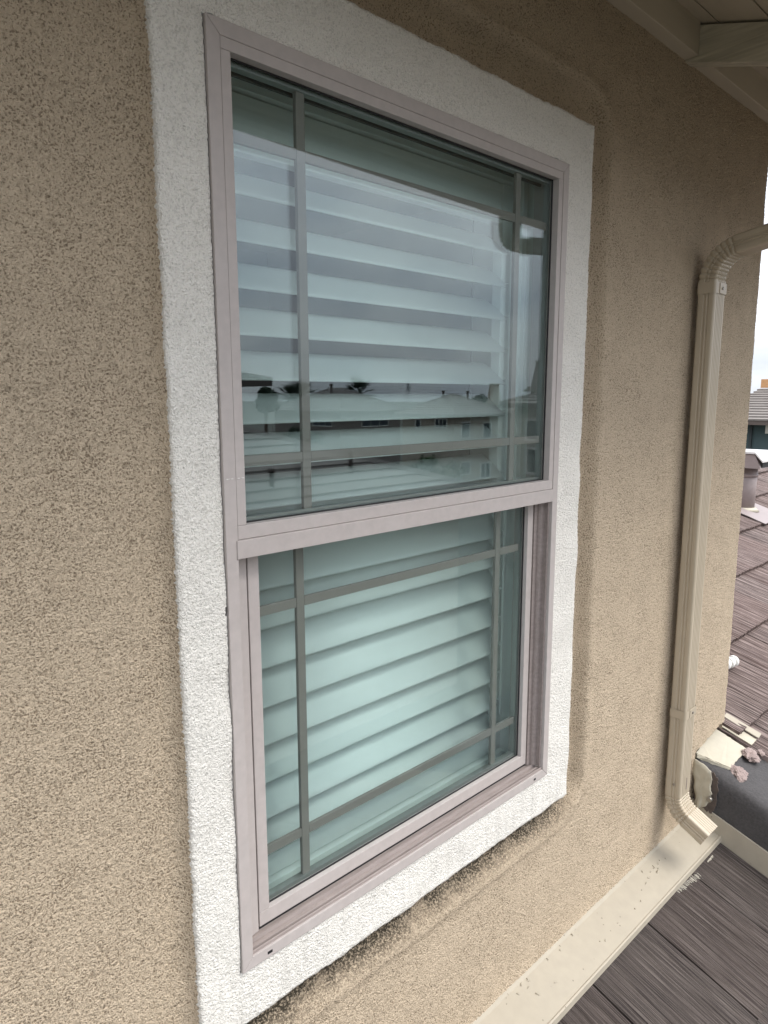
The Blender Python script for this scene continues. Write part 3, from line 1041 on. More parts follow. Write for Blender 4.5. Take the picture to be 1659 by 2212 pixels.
# head-wall flashing
fl = thing('wall_flashing', 'tan painted metal flashing strip along the foot of the wall', 'flashing', (1.0, -0.03, -0.62))
FT = -0.600
sl = 0.036 / 0.118
def fz(y):
    return FT + (y - 0.03) * sl
P = [(0.048, FT + 0.012), (0.029, FT + 0.004), (0.022, fz(0.022)), (-0.083, fz(-0.083)), (-0.0865, fz(-0.0865) + 0.0025), (-0.0905, fz(-0.0905) + 0.0015), (-0.0915, fz(-0.0915) - 0.016),
     (-0.0885, fz(-0.0915) - 0.016), (-0.085, fz(-0.083) - 0.006), (0.022, fz(0.022) - 0.004), (0.048, FT - 0.004)]
extrude_x('strip', P, -4.0, 2.003, M['flash'], fl)
# flakes of stucco splashed on the flashing
def flake(parent, px, py, ln, wd, seed, material):
    rg = random.Random(seed)
    c = on_plane(px, py, (0, 0.03, FT + 0.0015), (0, -math.sin(math.atan(sl)), math.cos(math.atan(sl))))
    ang = rg.uniform(0, math.pi)
    n = 9
    bm = bmesh.new()
    top, bot = [], []
    for i in range(n):
        t = 2 * math.pi * i / n
        rr = rg.uniform(0.55, 1.1)
        lx, lyy = ln * rr * math.cos(t), wd * rr * math.sin(t)
        x = c[0] + lx * math.cos(ang) - lyy * math.sin(ang)
        y = min(0.02, c[1] + lx * math.sin(ang) + lyy * math.cos(ang))
        z = fz(y)
        bot.append(bm.verts.new((x, y, z)))
        top.append(bm.verts.new((x + (c[0] - x) * 0.3, y + (c[1] - y) * 0.3, z + rg.uniform(0.0015, 0.004))))
    for i in range(n):
        bm.faces.new((bot[i], bot[(i + 1) % n], top[(i + 1) % n], top[i]))
    bm.faces.new(top)
    bmesh.ops.recalc_face_normals(bm, faces=list(bm.faces))
    me = bpy.data.meshes.new('stucco_splash')
    bm.to_mesh(me)
    bm.free()
    link('stucco_splash', me, material, parent)
for i in range(34):
    t = random.random()
    if i < 12:
        px, py = 1480 + random.gauss(0, 16), 0
        px = 1265 + 480 * 0.30 + random.gauss(0, 14) + 5
        py = 1895 + (1395 - px) * 0.9 + random.gauss(0, 8)
    elif i < 26:
        px = random.uniform(1085, 1240)
        py = 2170 - (px - 1075) * 0.93 + random.gauss(0, 12)
    else:
        px = random.uniform(1100, 1400)
        py = 2190 - (px - 1075) * 0.93 + random.uniform(0, 60)
    flake(fl, px, py, random.uniform(0.002, 0.008), random.uniform(0.001, 0.003), 300 + i, M['flash'])

# ------------------------------------------------------------------ raised roof beyond the corner
PR = math.radians(18.9)
TPR = math.tan(PR)
def zup(y):
    return -0.338 + (y - 0.03) * TPR
r2 = thing('tile_roof', 'brown grey shake tile roof rising beyond the wall corner at right', 'roof', (2.6, -0.4, -0.5))
var2 = [tile_mesh('roof_tile', 0.329, 0.43, 0.030, 400 + k, 34) for k in range(7)]
for me in var2:
    me.materials.append(M['tile_red'])
EXP = 0.325
TILT = PR - math.asin(0.022 / 0.34)
for c in range(-3, 6):
    yb = -0.020 + EXP * c
    x_start = 2.305 if c >= 0 else 2.285
    off = 0.0 if c % 2 == 0 else 0.168
    last = 24 if c >= 0 else 10
    for k in range(-1, last):
        x = 2.305 + off + 0.335 * (k + 0.5)
        w0, w1 = x - 0.165, x + 0.165
        if w1 < x_start + 0.05:
            continue
        if w0 < x_start - 0.002:
            wd = w1 - x_start
            me = tile_mesh('roof_tile', wd, 0.43, 0.030, 500 + c, 14)
            me.materials.append(M['tile_red'])
            x = x_start + wd / 2
        else:
            me = var2[(k * 3 + c * 5) % 7]
        o = link('roof_tile', me, None, r2)
        o.location = (x, yb + random.uniform(-0.004, 0.004), zup(yb) - 0.030)
        o.rotation_euler = (TILT + random.uniform(-0.006, 0.006), 0, random.uniform(-0.004, 0.004))
ub = MB()
for (x0, x1, ya, yc) in ((2.30, 12.4, -0.03, 1.99), (2.03, 12.4, -1.6, -0.03)):
    ub.face([(x0, ya, zup(ya) - 0.075), (x1, ya, zup(ya) - 0.075), (x1, yc, zup(yc) - 0.075), (x0, yc, zup(yc) - 0.075)])
    ub.face([(x0, ya, zup(ya) - 0.12), (x1, ya, zup(ya) - 0.12), (x1, yc, zup(yc) - 0.12), (x0, yc, zup(yc) - 0.12)])
ub.build('underlay', M['underlay'], r2)
# far slope and body under the raised roof
bd = MB()
bd.box(2.35, 12.3, 0.3, 4.4, -6.0, -0.45)
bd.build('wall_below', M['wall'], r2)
bd = MB()
bd.face([(2.3, 1.99, zup(1.99) - 0.05), (12.4, 1.99, zup(1.99) - 0.05), (12.4, 5.0, zup(1.99) - 1.05), (2.3, 5.0, zup(1.99) - 1.05)])
bd.face([(2.3, 1.99, zup(1.99) - 0.10), (12.4, 1.99, zup(1.99) - 0.10), (12.4, 5.0, zup(1.99) - 1.1), (2.3, 5.0, zup(1.99) - 1.1)])
bd.build('rear_slope', M['tile_red'], r2)

# rake tiles on the step between both roofs
def rake(y0, y1, seed):
    rg = np.random.default_rng(seed)
    prof = [(2.002, -0.165), (2.000, -0.12), (1.999, -0.075), (2.000, -0.045), (2.005, -0.024), (2.014, -0.011), (2.028, -0.004), (2.05, 0.0), (2.085, 0.001), (2.12, 0.0), (2.20, -0.001), (2.282, -0.002)]
    ny = 26
    vs, fs = [], []
    for j in range(ny + 1):
        y = y0 + (y1 - y0) * j / ny
        for i, (x, z) in enumerate(prof):
            nz = rg.normal(0, 0.0013)
            vs.append((x + rg.normal(0, 0.0011), y, zup(y) - 0.034 + z + nz))
    n = len(prof)
    for j in range(ny):
        for i in range(n - 1):
            fs.append((j * n + i, j * n + i + 1, (j + 1) * n + i + 1, (j + 1) * n + i))
    # closed back
    k = len(vs)
    for y in (y0, y1):
        vs += [(2.282, y, zup(y) - 0.20), (2.02, y, zup(y) - 0.20)]
    fs += [tuple(range(n)) + (k, k + 1), tuple(ny * n + i for i in range(n - 1, -1, -1)) + (k + 3, k + 2)]
    me = fix(mesh_of('rake_tile', vs, fs))
    me.polygons.foreach_set('use_smooth', [len(p.vertices) == 4 for p in me.polygons])
    link('rake_tile', me, M['rake'], r2)
rake(-0.46, 0.028, 1)
rake(-0.90, -0.466, 2)
rake(-1.34, -0.906, 3)

# tan flashing along the foot of the step
sf = thing('step_flashing', 'tan metal flashing upstand between lower tiles and charcoal rake edge', 'flashing', (1.99, -0.3, -0.7))
vs = []
for y in (0.028, -1.5):
    zb = -0.660 + (y + 0.09) / 3
    vs += [(1.990, y, zb - 0.03), (1.9895, y, zb + 0.003), (1.993, y, zb + 0.088), (1.9985, y, zb + 0.090), (2.004, y, zb + 0.02), (2.003, y, zb - 0.03)]
fs = [(i, (i + 1) % 6, 6 + (i + 1) % 6, 6 + i) for i in range(6)] + [tuple(range(6)), tuple(range(11, 5, -1))]
link('upstand', fix(mesh_of('upstand', vs, fs)), M['flash'], sf)

# cream metal plate, channel, torn skirt and broken mortar at the wall corner
def slab(name, top, th, material, parent=None, jag=0.0, seed=0, sub=8):
    """plate from a polygon of 3D points, edges torn by jag"""
    rg = random.Random(seed)
    pts = []
    n = len(top)
    for i in range(n):
        a, b = Vector(top[i]), Vector(top[(i + 1) % n])
        for s in range(sub):
            p = a.lerp(b, s / sub)
            if s:
                p = p + Vector((rg.uniform(-jag, jag), rg.uniform(-jag, jag), 0))
            pts.append(p)
    nrm = (Vector(top[1]) - Vector(top[0])).cross(Vector(top[2]) - Vector(top[1])).normalized()
    m_ = len(pts)
    vs = [tuple(p) for p in pts] + [tuple(p - nrm * th) for p in pts]
    fs = [tuple(range(m_)), tuple(range(2 * m_ - 1, m_ - 1, -1))] + [(i, (i + 1) % m_, m_ + (i + 1) % m_, m_ + i) for i in range(m_)]
    return link(name, fix(mesh_of(name, vs, fs)), material, parent)
A_, B_, C_, D_ = (2.022, 0.034, -0.360), (2.074, -0.074, -0.398), (2.264, -0.069, -0.396), (2.274, 0.070, -0.352)
pl = thing('metal_flashing', 'bent cream metal plate under the wall corner beside the downspout', 'flashing', (2.15, 0.0, -0.37))
slab('plate', (A_, B_, C_, D_), 0.003, M['cream'], pl, 0.0022, 4, 14)
slab('folded_edge', ((2.0215, 0.030, -0.3625), (2.0735, -0.074, -0.4005), (2.070, -0.072, -0.412), (2.019, 0.030, -0.376)), 0.003, M['cream'], pl, 0.002, 5, 12)
ch = thing('metal_channel', 'narrow cream metal channel between the plate and the brown roof tiles', 'flashing', (2.34, 0.0, -0.37))
slab('channel_bed', ((2.296, -0.074, -0.388), (2.352, -0.074, -0.384), (2.352, 0.07, -0.338), (2.296, 0.07, -0.342)), 0.003, M['cream'], ch, 0.0008, 6, 6)
slab('channel_lip', ((2.353, -0.079, -0.376), (2.386, -0.079, -0.370), (2.386, 0.06, -0.326), (2.353, 0.06, -0.330)), 0.004, M['flash'], ch, 0.0008, 7, 6)

# torn skirt hanging on the step face
sk = thing('torn_flashing', 'torn peeling beige membrane hanging at the step below the cream plate', 'flashing', (1.99, -0.02, -0.5))
rg = random.Random(9)
outline_ = [(0.024, -0.362), (-0.010, -0.372), (-0.040, -0.388), (-0.046, -0.42), (-0.042, -0.45), (-0.050, -0.475), (-0.040, -0.505), (-0.036, -0.525), (-0.014, -0.540), (-0.004, -0.553), (0.006, -0.535), (0.010, -0.50), (0.018, -0.47), (0.020, -0.43), (0.026, -0.40)]
pts = []
for i in range(len(outline_)):
    a, b = Vector(outline_[i]), Vector(outline_[(i + 1) % len(outline_)])
    for s in range(4):
        p = a.lerp(b, s / 4)
        pts.append((p.x + rg.uniform(-.0012, .0012), p.y + rg.uniform(-.0012, .0012)))
cy_, cz_ = -0.012, -0.45
rings = [1.0, 0.75, 0.45, 0.15]
vs, fs = [], []
n = len(pts)
for side_x in (0, 1):
    for q in rings:
        for (y, z) in pts:
            yy, zz = cy_ + (y - cy_) * q, cz_ + (z - cz_) * q
            wv = 0.0022 * math.sin(zz * 95 + yy * 30) + 0.0018 * abs(math.sin(yy * 140 + zz * 45))
            vs.append((1.976 + wv - (0.010 if zz < -0.52 else 0) + side_x * 0.003, yy, zz))
for sx in (0, 1):
    base_i = sx * n * len(rings)
    for q in range(len(rings) - 1):
        for i in range(n):
            fs.append((base_i + q * n + i, base_i + q * n + (i + 1) % n, base_i + (q + 1) * n + (i + 1) % n, base_i + (q + 1) * n + i))
    fs.append(tuple(base_i + (len(rings) - 1) * n + i for i in range(n)))
h_ = n * len(rings)
fs += [(i, (i + 1) % n, h_ + (i + 1) % n, h_ + i) for i in range(n)]
me = fix(mesh_of('membrane', vs, fs, True))
link('membrane', me, M['cream'], sk)
M['felt'] = weathered('aged_felt', (0.11, 0.085, 0.072), 0.3, 60, 0.95, 0.002)
rg = random.Random(12)
bo = []
for k in range(60):
    t = 2 * math.pi * k / 60
    yy = -0.020 + 0.050 * math.copysign(abs(math.cos(t)) ** 0.6, math.cos(t)) * rg.uniform(0.82, 1.0)
    zz = -0.470 + 0.090 * math.copysign(abs(math.sin(t)) ** 0.6, math.sin(t)) * rg.uniform(0.86, 1.0) + 0.25 * (yy + 0.02)
    bo.append((1.9935, yy, zz))
slab('backing', bo, 0.003, M['felt'], sk, 0.0, 3, 1)
link('nail', cyl_mesh('nail', (1.966, -0.045, -0.497), (1.985, -0.045, -0.497), 0.009, 0.009, 10), M['screw'], sk)

def lump(center, size, seed, label):
    rg = random.Random(seed)
    bm = bmesh.new()
    bmesh.ops.create_icosphere(bm, subdivisions=4, radius=1)
    ph = [rg.uniform(0, 6) for _ in range(6)]
    for v_ in bm.verts:
        c = v_.co
        k = 1 + 0.22 * math.sin(3.1 * c.x + ph[0]) * math.cos(2.7 * c.y + ph[1]) + 0.14 * math.sin(6.3 * c.y + ph[2]) * math.sin(5.1 * c.z + ph[3]) + 0.08 * math.sin(17 * c.x + ph[4]) * math.sin(19 * c.y + ph[5]) + rg.uniform(-0.07, 0.07)
        v_.co = Vector((c.x * size[0] * k, c.y * size[1] * k, c.z * size[2] * k))
    me = bpy.data.meshes.new('mortar_lump')
    bm.to_mesh(me)
    bm.free()
    o = link('mortar_lump', me, M['mortar'])
    o.location = center
    o.rotation_euler = (PR, 0, rg.uniform(-0.5, 0.5))
    tag(o, label, 'mortar', 'broken mortar lumps by the flashing plate')
lump((2.088, -0.100, -0.418), (0.038, 0.036, 0.016), 1, 'rounded pink mortar lump on the rake edge at the plate corner')
lump((2.232, -0.092, -0.400), (0.036, 0.030, 0.015), 2, 'cracked pink mortar lump on the tiles at the outer end of the plate')
lump((2.285, -0.112, -0.402), (0.018, 0.014, 0.008), 3, 'small crumbled mortar piece lying on the brown tiles')

# ------------------------------------------------------------------ flue pipe on the raised roof
fu = thing('flue_vent', 'mauve grey metal flue vent pipe with gabled cap on the roof', 'vent', (5.7, 1.165, 0.02))
fcx, fcy = 5.7, 1.168
link('pipe', cyl_mesh('pipe', (fcx, fcy, 0.02), (fcx, fcy, 0.40), 0.072, 0.076, 28), M['flue'], fu)
link('collar', cyl_mesh('collar', (fcx, fcy, 0.318), (fcx, fcy, 0.345), 0.0815, 0.0815, 28), M['flue'], fu)
link('storm_collar', cyl_mesh('storm_collar', (fcx, fcy, 0.028), (fcx, fcy, 0.062), 0.112, 0.078, 28), M['cream'], fu)
slab('base_sheet', ((5.45, 0.92, zup(0.92) + 0.012), (5.95, 0.92, zup(0.92) + 0.012), (5.95, 1.35, zup(1.35) + 0.012), (5.45, 1.35, zup(1.35) + 0.012)), 0.006, M['flue'], fu, 0.004, 3, 6)
# gabled hood: two sloping plates, open ends, boxed sides
hood = MB()
hx0, hx1 = 5.55, 5.85
hw = 0.145
prof = [(fcy - hw, 0.40), (fcy - 0.095, 0.515), (fcy + 0.095, 0.515), (fcy + hw, 0.40)]
vs = [(hx0, y, z) for y, z in prof] + [(hx1, y, z) for y, z in prof]
fs = [(0, 1, 5, 4), (1, 2, 6, 5), (2, 3, 7, 6), (0, 3, 2, 1), (4, 5, 6, 7), (0, 4, 7, 3)]
cap_o = link('cap', fix(mesh_of('cap', vs, fs)), M['flue'], fu)
vs = []
for x in (hx0 - 0.012, hx1 + 0.012):
    for y, z in ((fcy - hw - 0.016, 0.452), (fcy - 0.100, 0.519), (fcy + 0.100, 0.519), (fcy + hw + 0.016, 0.452)):
        vs += [(x, y, z), (x, y, z + 0.016)]
fs = []
for s in range(3):
    a, b = 2 * s, 2 * s + 2
    fs += [(a, b, 8 + b, 8 + a), (a + 1, 9 + a, 9 + b, b + 1), (a, a + 1, b + 1, b), (8 + a, 8 + b, 9 + b, 9 + a)]
fs += [(0, 8, 9, 1), (6, 7, 15, 14)]
link('cap_top', fix(mesh_of('cap_top', vs, fs)), M['flue_light'], cap_o)
hood.box(hx0 + 0.03, hx1 - 0.03, fcy - hw - 0.005, fcy - hw + 0.03, 0.41, 0.450)
hood.build('opening', M['dark'], cap_o)

# white pipe fitting just past the wall corner, lying on the raised roof
pv_b = on_plane(1585, 1444, (0, 0.03, zup(0.03) - 0.012), (0, -math.sin(PR), math.cos(PR)))
pv = thing('pipe_fitting', 'small white ribbed plastic pipe end at the wall corner above the brown tiles', 'pipe', tuple(pv_b))
px_, py_, pz_ = pv_b
link('pipe', cyl_mesh('pipe', (px_ - 0.22, py_ + 0.04, pz_ + 0.036), (px_ + 0.012, py_ + 0.002, pz_ + 0.036), 0.022, 0.022, 20), M['pvc'], pv)
for k in range(3):
    s0 = 0.07 * k
    link('ring', cyl_mesh('ring', (px_ - 0.012 - s0 * 0.5, py_ + 0.006 + s0 * 0.08, pz_ + 0.036), (px_ + 0.004 - s0 * 0.5, py_ + 0.003 + s0 * 0.08, pz_ + 0.036), 0.026, 0.026, 20), M['pvc'], pv)

# ------------------------------------------------------------------ houses
def hip_rings(x0, x1, y0, y1, ze, pitch, course, step, bmk):
    """sawtooth courses of a hipped roof"""
    tp = math.tan(pitch)
    half = min(x1 - x0, y1 - y0) / 2
    n = max(3, int(half / course))
    for i in range(n):
        t0, t1 = half * i / n, half * (i + 1) / n
        lo_ = [(x0 + t0, y0 + t0), (x1 - t0, y0 + t0), (x1 - t0, y1 - t0), (x0 + t0, y1 - t0)]
        hi_ = [(x0 + t1, y0 + t1), (x1 - t1, y0 + t1), (x1 - t1, y1 - t1), (x0 + t1, y1 - t1)]
        zl, zh = ze + t0 * tp + step, ze + t1 * tp + 0.003
        for k in range(4):
            j = (k + 1) % 4
            bmk(i, [(*lo_[k], zl), (*lo_[j], zl), (*hi_[j], zh), (*hi_[k], zh)])
            bmk(i, [(*lo_[k], zl - step), (*lo_[j], zl - step), (*lo_[j], zl), (*lo_[k], zl)])
    return half, n, ze + half * tp

def house(label, x0, x1, y0, y1, zg, ze, pitch, oh, wallm, roofm, course=0.33, step=0.03, split=False, name='house'):
    """hipped house: y0 < y1, camera side is y1; returns the root"""
    h = thing(name, label, 'house', ((x0 + x1) / 2, (y0 + y1) / 2, zg))
    box('wall', x0, x1, y0, y1, zg, ze + 0.05, wallm, h)
    rx0, rx1, ry0, ry1 = x0 - oh, x1 + oh, y0 - oh, y1 + oh
    fsc = MB()
    zf = ze - 0.02
    for (a, b, c_, d_) in ((rx0, rx1, ry1 - 0.04, ry1), (rx0, rx1, ry0, ry0 + 0.04), (rx0, rx0 + 0.04, ry0 + 0.04, ry1 - 0.04), (rx1 - 0.04, rx1, ry0 + 0.04, ry1 - 0.04)):
        fsc.box(a, b, c_, d_, zf - 0.16, zf)
    fsc.box(rx0 + 0.04, rx1 - 0.04, ry0 + 0.04, ry1 - 0.04, zf - 0.06, zf - 0.03)
    fsc.build('fascia', M['house_fascia'], h)
    parts = {}
    def add(i, pts):
        parts.setdefault(i if split else 0, MB()).face(pts)
    half, n, zr = hip_rings(rx0, rx1, ry0, ry1, ze - 0.02, pitch, course, step, add)
    for i, b in parts.items():
        b.build('tile_course' if split else 'roof', roofm, h)
    rd = MB()
    if (rx1 - rx0) > (ry1 - ry0):
        e0, e1 = (rx0 + half, (ry0 + ry1) / 2, zr), (rx1 - half, (ry0 + ry1) / 2, zr)
        cs = ((rx0, ry0, e0), (rx0, ry1, e0), (rx1, ry0, e1), (rx1, ry1, e1))
    else:
        e0, e1 = ((rx0 + rx1) / 2, ry0 + half, zr), ((rx0 + rx1) / 2, ry1 - half, zr)
        cs = ((rx0, ry0, e0), (rx1, ry0, e0), (rx0, ry1, e1), (rx1, ry1, e1))
    rd.bar(e0, e1, 0.07)
    for cx_, cy2, ee in cs:
        rd.bar((cx_, cy2, ze), ee, 0.07)
    rd.build('ridge_tiles', roofm, h)
    return h

def house_window(h, xa, xb, ywall, za, zb, axis='y', mull=1):
    """window on a wall facing +y (axis 'y') or -x (axis 'x', then xa,xb run along y)"""
    f = MB()
    fw = 0.09
    def bx(a0, a1, d0, d1, z0, z1, mb):
        if axis == 'y':
            mb.box(a0, a1, ywall + d0, ywall + d1, z0, z1)
        else:
            mb.box(ywall - d1, ywall - d0, a0, a1, z0, z1)
    bx(xa - fw, xa, 0.0, 0.06, za - fw, zb + fw, f)
    bx(xb, xb + fw, 0.0, 0.06, za - fw, zb + fw, f)
    bx(xa, xb, 0.0, 0.06, zb, zb + fw, f)
    bx(xa, xb, 0.0, 0.09, za - fw, za, f)
    for k in range(mull):
        xm = xa + (xb - xa) * (k + 1) / (mull + 1)
        bx(xm - 0.025, xm + 0.025, 0.01, 0.05, za, zb, f)
    w = f.build('window', M['house_trim'], h)
    p = MB()
    bx(xa, xb, 0.006, 0.012, za, zb, p)
    p.build('pane', M['far_glass'], w)

def chimney(h, x, y, z0, z1, w, wallm):
    c = MB()
    c.box(x - w, x + w, y - w * 0.8, y + w * 0.8, z0, z0 + (z1 - z0) * 0.50)
    ch_ = c.build('chimney', wallm, h)
    c = MB()
    zc_ = z0 + (z1 - z0) * 0.50
    c.box(x - w * 1.35, x + w * 1.35, y - w * 1.15, y + w * 1.15, zc_, zc_ + 0.10)
    c.box(x - w * 1.2, x + w * 1.2, y - w, y + w, zc_ + 0.10, zc_ + 0.2)
    zt = zc_ + 0.2
    a, b = w * 1.0, w * 0.72
    i = len(c.v)
    c.v += [(x - a, y - a * .8, zt), (x + a, y - a * .8, zt), (x + a, y + a * .8, zt), (x - a, y + a * .8, zt), (x - b, y - b * .8, z1), (x + b, y - b * .8, z1), (x + b, y + b * .8, z1), (x - b, y + b * .8, z1)]
    c.f += [tuple(i + k for k in q) for q in ((0, 1, 5, 4), (1, 2, 6, 5), (2, 3, 7, 6), (3, 0, 4, 7), (4, 5, 6, 7))]
    c.box(x - b * 1.1, x + b * 1.1, y - b * .9, y + b * .9, z1, z1 + 0.07)
    c.build('chimney_cap', wallm, ch_)

def vent_pipe(h, x, y, z0, z1, rr=0.06):
    v_ = link('vent_pipe', cyl_mesh('vent_pipe', (x, y, z0), (x, y, z1), rr, rr, 10), M['house_fascia'], h)
    link('vent_cap', cyl_mesh('vent_cap', (x, y, z1), (x, y, z1 + rr * 1.6), rr * 1.6, rr * 1.5, 10), M['house_fascia'], v_)

# teal neighbour seen past the wall corner
te = thing('house', 'dark teal stucco house with brown roof beyond the wall corner', 'house', (26.0, 4.0, -6.0))
tx = 22.0
box('wall', tx, tx + 8.0, -4.0, 6.9, -6.0, 0.33, M['teal'], te)
b = MB()
b.box(tx - 0.02, tx - 0.001, -4.0, 6.9, -0.72, -0.60)
b.build('belt_course', M['teal_dark'], te)
b = MB()
b.box(tx - 0.6, tx - 0.55, -4.6, 7.5, 0.17, 0.31)
b.box(tx - 0.55, tx, -4.6, 7.5, 0.17, 0.20)
b.build('fascia', M['house_fascia'], te)
b = MB()
nco = 13
run, rise = 4.0, 0.95
for i in range(nco):
    xa, xb = tx - 0.62 + run * i / nco, tx - 0.62 + run * (i + 1) / nco
    za, zb = 0.30 + rise * i / nco + 0.05, 0.30 + rise * (i + 1) / nco
    b.face([(xa, -4.7, za), (xb, -4.7, zb), (xb, 7.6, zb), (xa, 7.6, za)])
    b.face([(xa, -4.7, za - 0.05), (xa, -4.7, za), (xa, 7.6, za), (xa, 7.6, za - 0.05)])
b.face([(tx - 0.62 + run, -4.7, 1.25), (tx + 8, -4.7, 0.2), (tx + 8, 7.6, 0.2), (tx - 0.62 + run, 7.6, 1.25)])
b.build('roof', M['house_tile2'], te)
box('ridge_board', tx - 0.60 + run, tx - 0.52 + run, -4.7, 7.6, 1.27, 1.56, M['board'], te)
dsx = link('downspout', box_mesh('downspout', tx - 0.075, tx - 0.005, 6.60, 6.67, -0.55, 0.16), M['teal_dark'], te)
house_window(te, 5.1, 6.15, tx, 0.0, 0.15, 'x', 0)

# --- houses across the way, seen in the upper pane
GZ = -6.0
def kx(ax):
    p = mirrored(ax, 380, 10.0)
    return (p.x - CAM[0]) / (10.0 + 2 * GLASS_Y - CAM[1])
def corner_house(ax_l, ax_n, ax_r, Yn):
    """plan of a house from where its left, near and right corners show in the pane"""
    off = 2 * GLASS_Y - CAM[1]
    x0 = kx(ax_n) * (Yn + off) + CAM[0]
    x1 = kx(ax_r) * (Yn + off) + CAM[0]
    yl = (x0 - CAM[0]) / kx(ax_l) - off
    return x0, x1, -yl, -Yn
def mirrored_x(ax, ay, X):
    """the same on a wall that faces -x"""
    p = on_plane((560 + ax / 1.929) / 1.15732, (840 + ay / 1.929) / 1.15732, (X, 0, 0), (1, 0, 0))
    return Vector((X, 2 * GLASS_Y - p[1], p[2]))
def panes_x(h, X, rects):
    for (a, b_, c_, d_, mu) in rects:
        p0, p1 = mirrored_x(a, b_, X), mirrored_x(c_, d_, X)
        house_window(h, min(p0.y, p1.y), max(p0.y, p1.y), X, min(p0.z, p1.z), max(p0.z, p1.z), 'x', mu)
def panes_y(h, Y, rects):
    for (a, b_, c_, d_, mu) in rects:
        p0, p1 = mirrored(a, b_, Y), mirrored(c_, d_, Y)
        house_window(h, p0.x, p1.x, -Y, min(p0.z, p1.z), max(p0.z, p1.z), 'y', mu)

x0, x1, y0, y1 = corner_house(862, 1108, 1345, 32.0)
hc = house('beige two storey house mirrored in the pane, right of the pylon', x0, x1, y0, y1, GZ, -0.22, math.radians(25), 0.45, M['house_wall'], M['house_tile2'], 0.33, 0.05)
panes_y(hc, 32.0, ((1146, 420, 1182, 488, 0), (1250, 420, 1285, 488, 0), (1143, 612, 1184, 662, 0), (1238, 617, 1280, 678, 1)))
panes_x(hc, x0, ((1022, 402, 1074, 440, 2), (928, 405, 948, 440, 0)))
cp, ct = mirrored(1325, 330, 33.0), mirrored(1325, 234, 33.0)
chimney(hc, x1 + 0.42, -33.2, cp.z - 1.6, ct.z, 0.42, M['house_wall'])
box('chimney_base', x1 + 0.003, x1 + 0.84, -33.6, -32.8, GZ, cp.z - 1.6, M['house_wall'], hc)
for ax in (1058, 1175):
    p0, p1 = mirrored(ax, 300, 35.0), mirrored(ax, 272, 35.0)
    vent_pipe(hc, p0.x, -35.0, p0.z - 0.9, p1.z, 0.08)

x0, x1, y0, y1 = corner_house(245, 560, 850, 50.0)
hb = house('wide grey brown house mirrored in the pane behind the fan palm', x0, x1, y0, y1, GZ, -0.25, math.radians(25), 0.6, M['house_wall2'], M['house_tile'], 0.33, 0.05)
panes_x(hb, x0, ((430, 408, 520, 434, 2),))
panes_y(hb, 50.0, ((665, 408, 790, 430, 2),))
p0, p1 = mirrored(518, 270, 55.0), mirrored(518, 240, 55.0)
vent_pipe(hb, p0.x, -55.0, p0.z - 1.0, p1.z, 0.12)

off = 2 * GLASS_Y - CAM[1]
xd = 24.0
yd = (xd - CAM[0]) / kx(1398) - off
hd = house('tall beige house with big chimney mirrored at the right edge of the pane', xd, xd + 8.5, -yd, -yd + 8.0, GZ, 0.72, math.radians(19), 0.45, M['house_wall'], M['house_tile2'], 0.36, 0.06)
panes_x(hd, xd, ((1464, 408, 1526, 498, 0), (1464, 545, 1530, 660, 0)))
cp, ct = mirrored_x(1556, 290, xd + 1.4), mirrored_x(1556, 128, xd + 1.4)
chimney(hd, xd + 1.4, cp.y, cp.z - 1.0, ct.z, 0.55, M['house_wall2'])

Ye = 18.0
ee = mirrored(240, 222, Ye)
he = house('dark eaved brown house mirrored at the left edge of the pane', ee.x - 9.5, ee.x - 0.95, -Ye - 9, -Ye - 0.9, GZ, ee.z + 0.05, math.radians(14), 0.9, M['house_wall2'], M['house_tile'], 0.33, 0.05)

# low hipped roof just across, its courses built one by one
hn = house('low single storey house with hipped tile roof mirrored low in the pane', 0.0, 12.2, -17.2, -9.6, GZ, -1.20, math.radians(19.5), 0.5, M['house_wall'], M['house_tile2'], 0.36, 0.045, True)
for (ax, ay, yy) in ((230, 655, 10.4), (612, 628, 10.9), (60, 640, 11.6)):
    p0 = mirrored(ax, ay, yy)
    zr = -1.22 + (yy - 9.1) * math.tan(math.radians(19.5))
    vent_pipe(hn, p0.x, -yy, zr - 0.05, zr + 0.30, 0.05)

# ------------------------------------------------------------------ trees, palms, pylon
def leaf_cloud(clumps, n, size, seed):
    rg = np.random.default_rng(seed)
    vs, fs = [], []
    for (cx_, cy2, cz2, rr) in clumps:
        for _ in range(n):
            dvec = rg.normal(size=3)
            dvec /= np.linalg.norm(dvec)
            rad = rr * (0.45 + 0.6 * rg.random())
            p = np.array([cx_, cy2, cz2]) + dvec * rad * np.array([1, 1, 0.85])
            a = rg.normal(size=3)
            a /= np.linalg.norm(a)
            b2 = np.cross(a, rg.normal(size=3))
            b2 /= np.linalg.norm(b2)
            s = size * (0.6 + 0.8 * rg.random())
            i = len(vs)
            vs += [p - a * s, p + b2 * s * 0.45, p + a * s, p - b2 * s * 0.45]
            fs.append((i, i + 1, i + 2, i + 3))
    return vs, fs

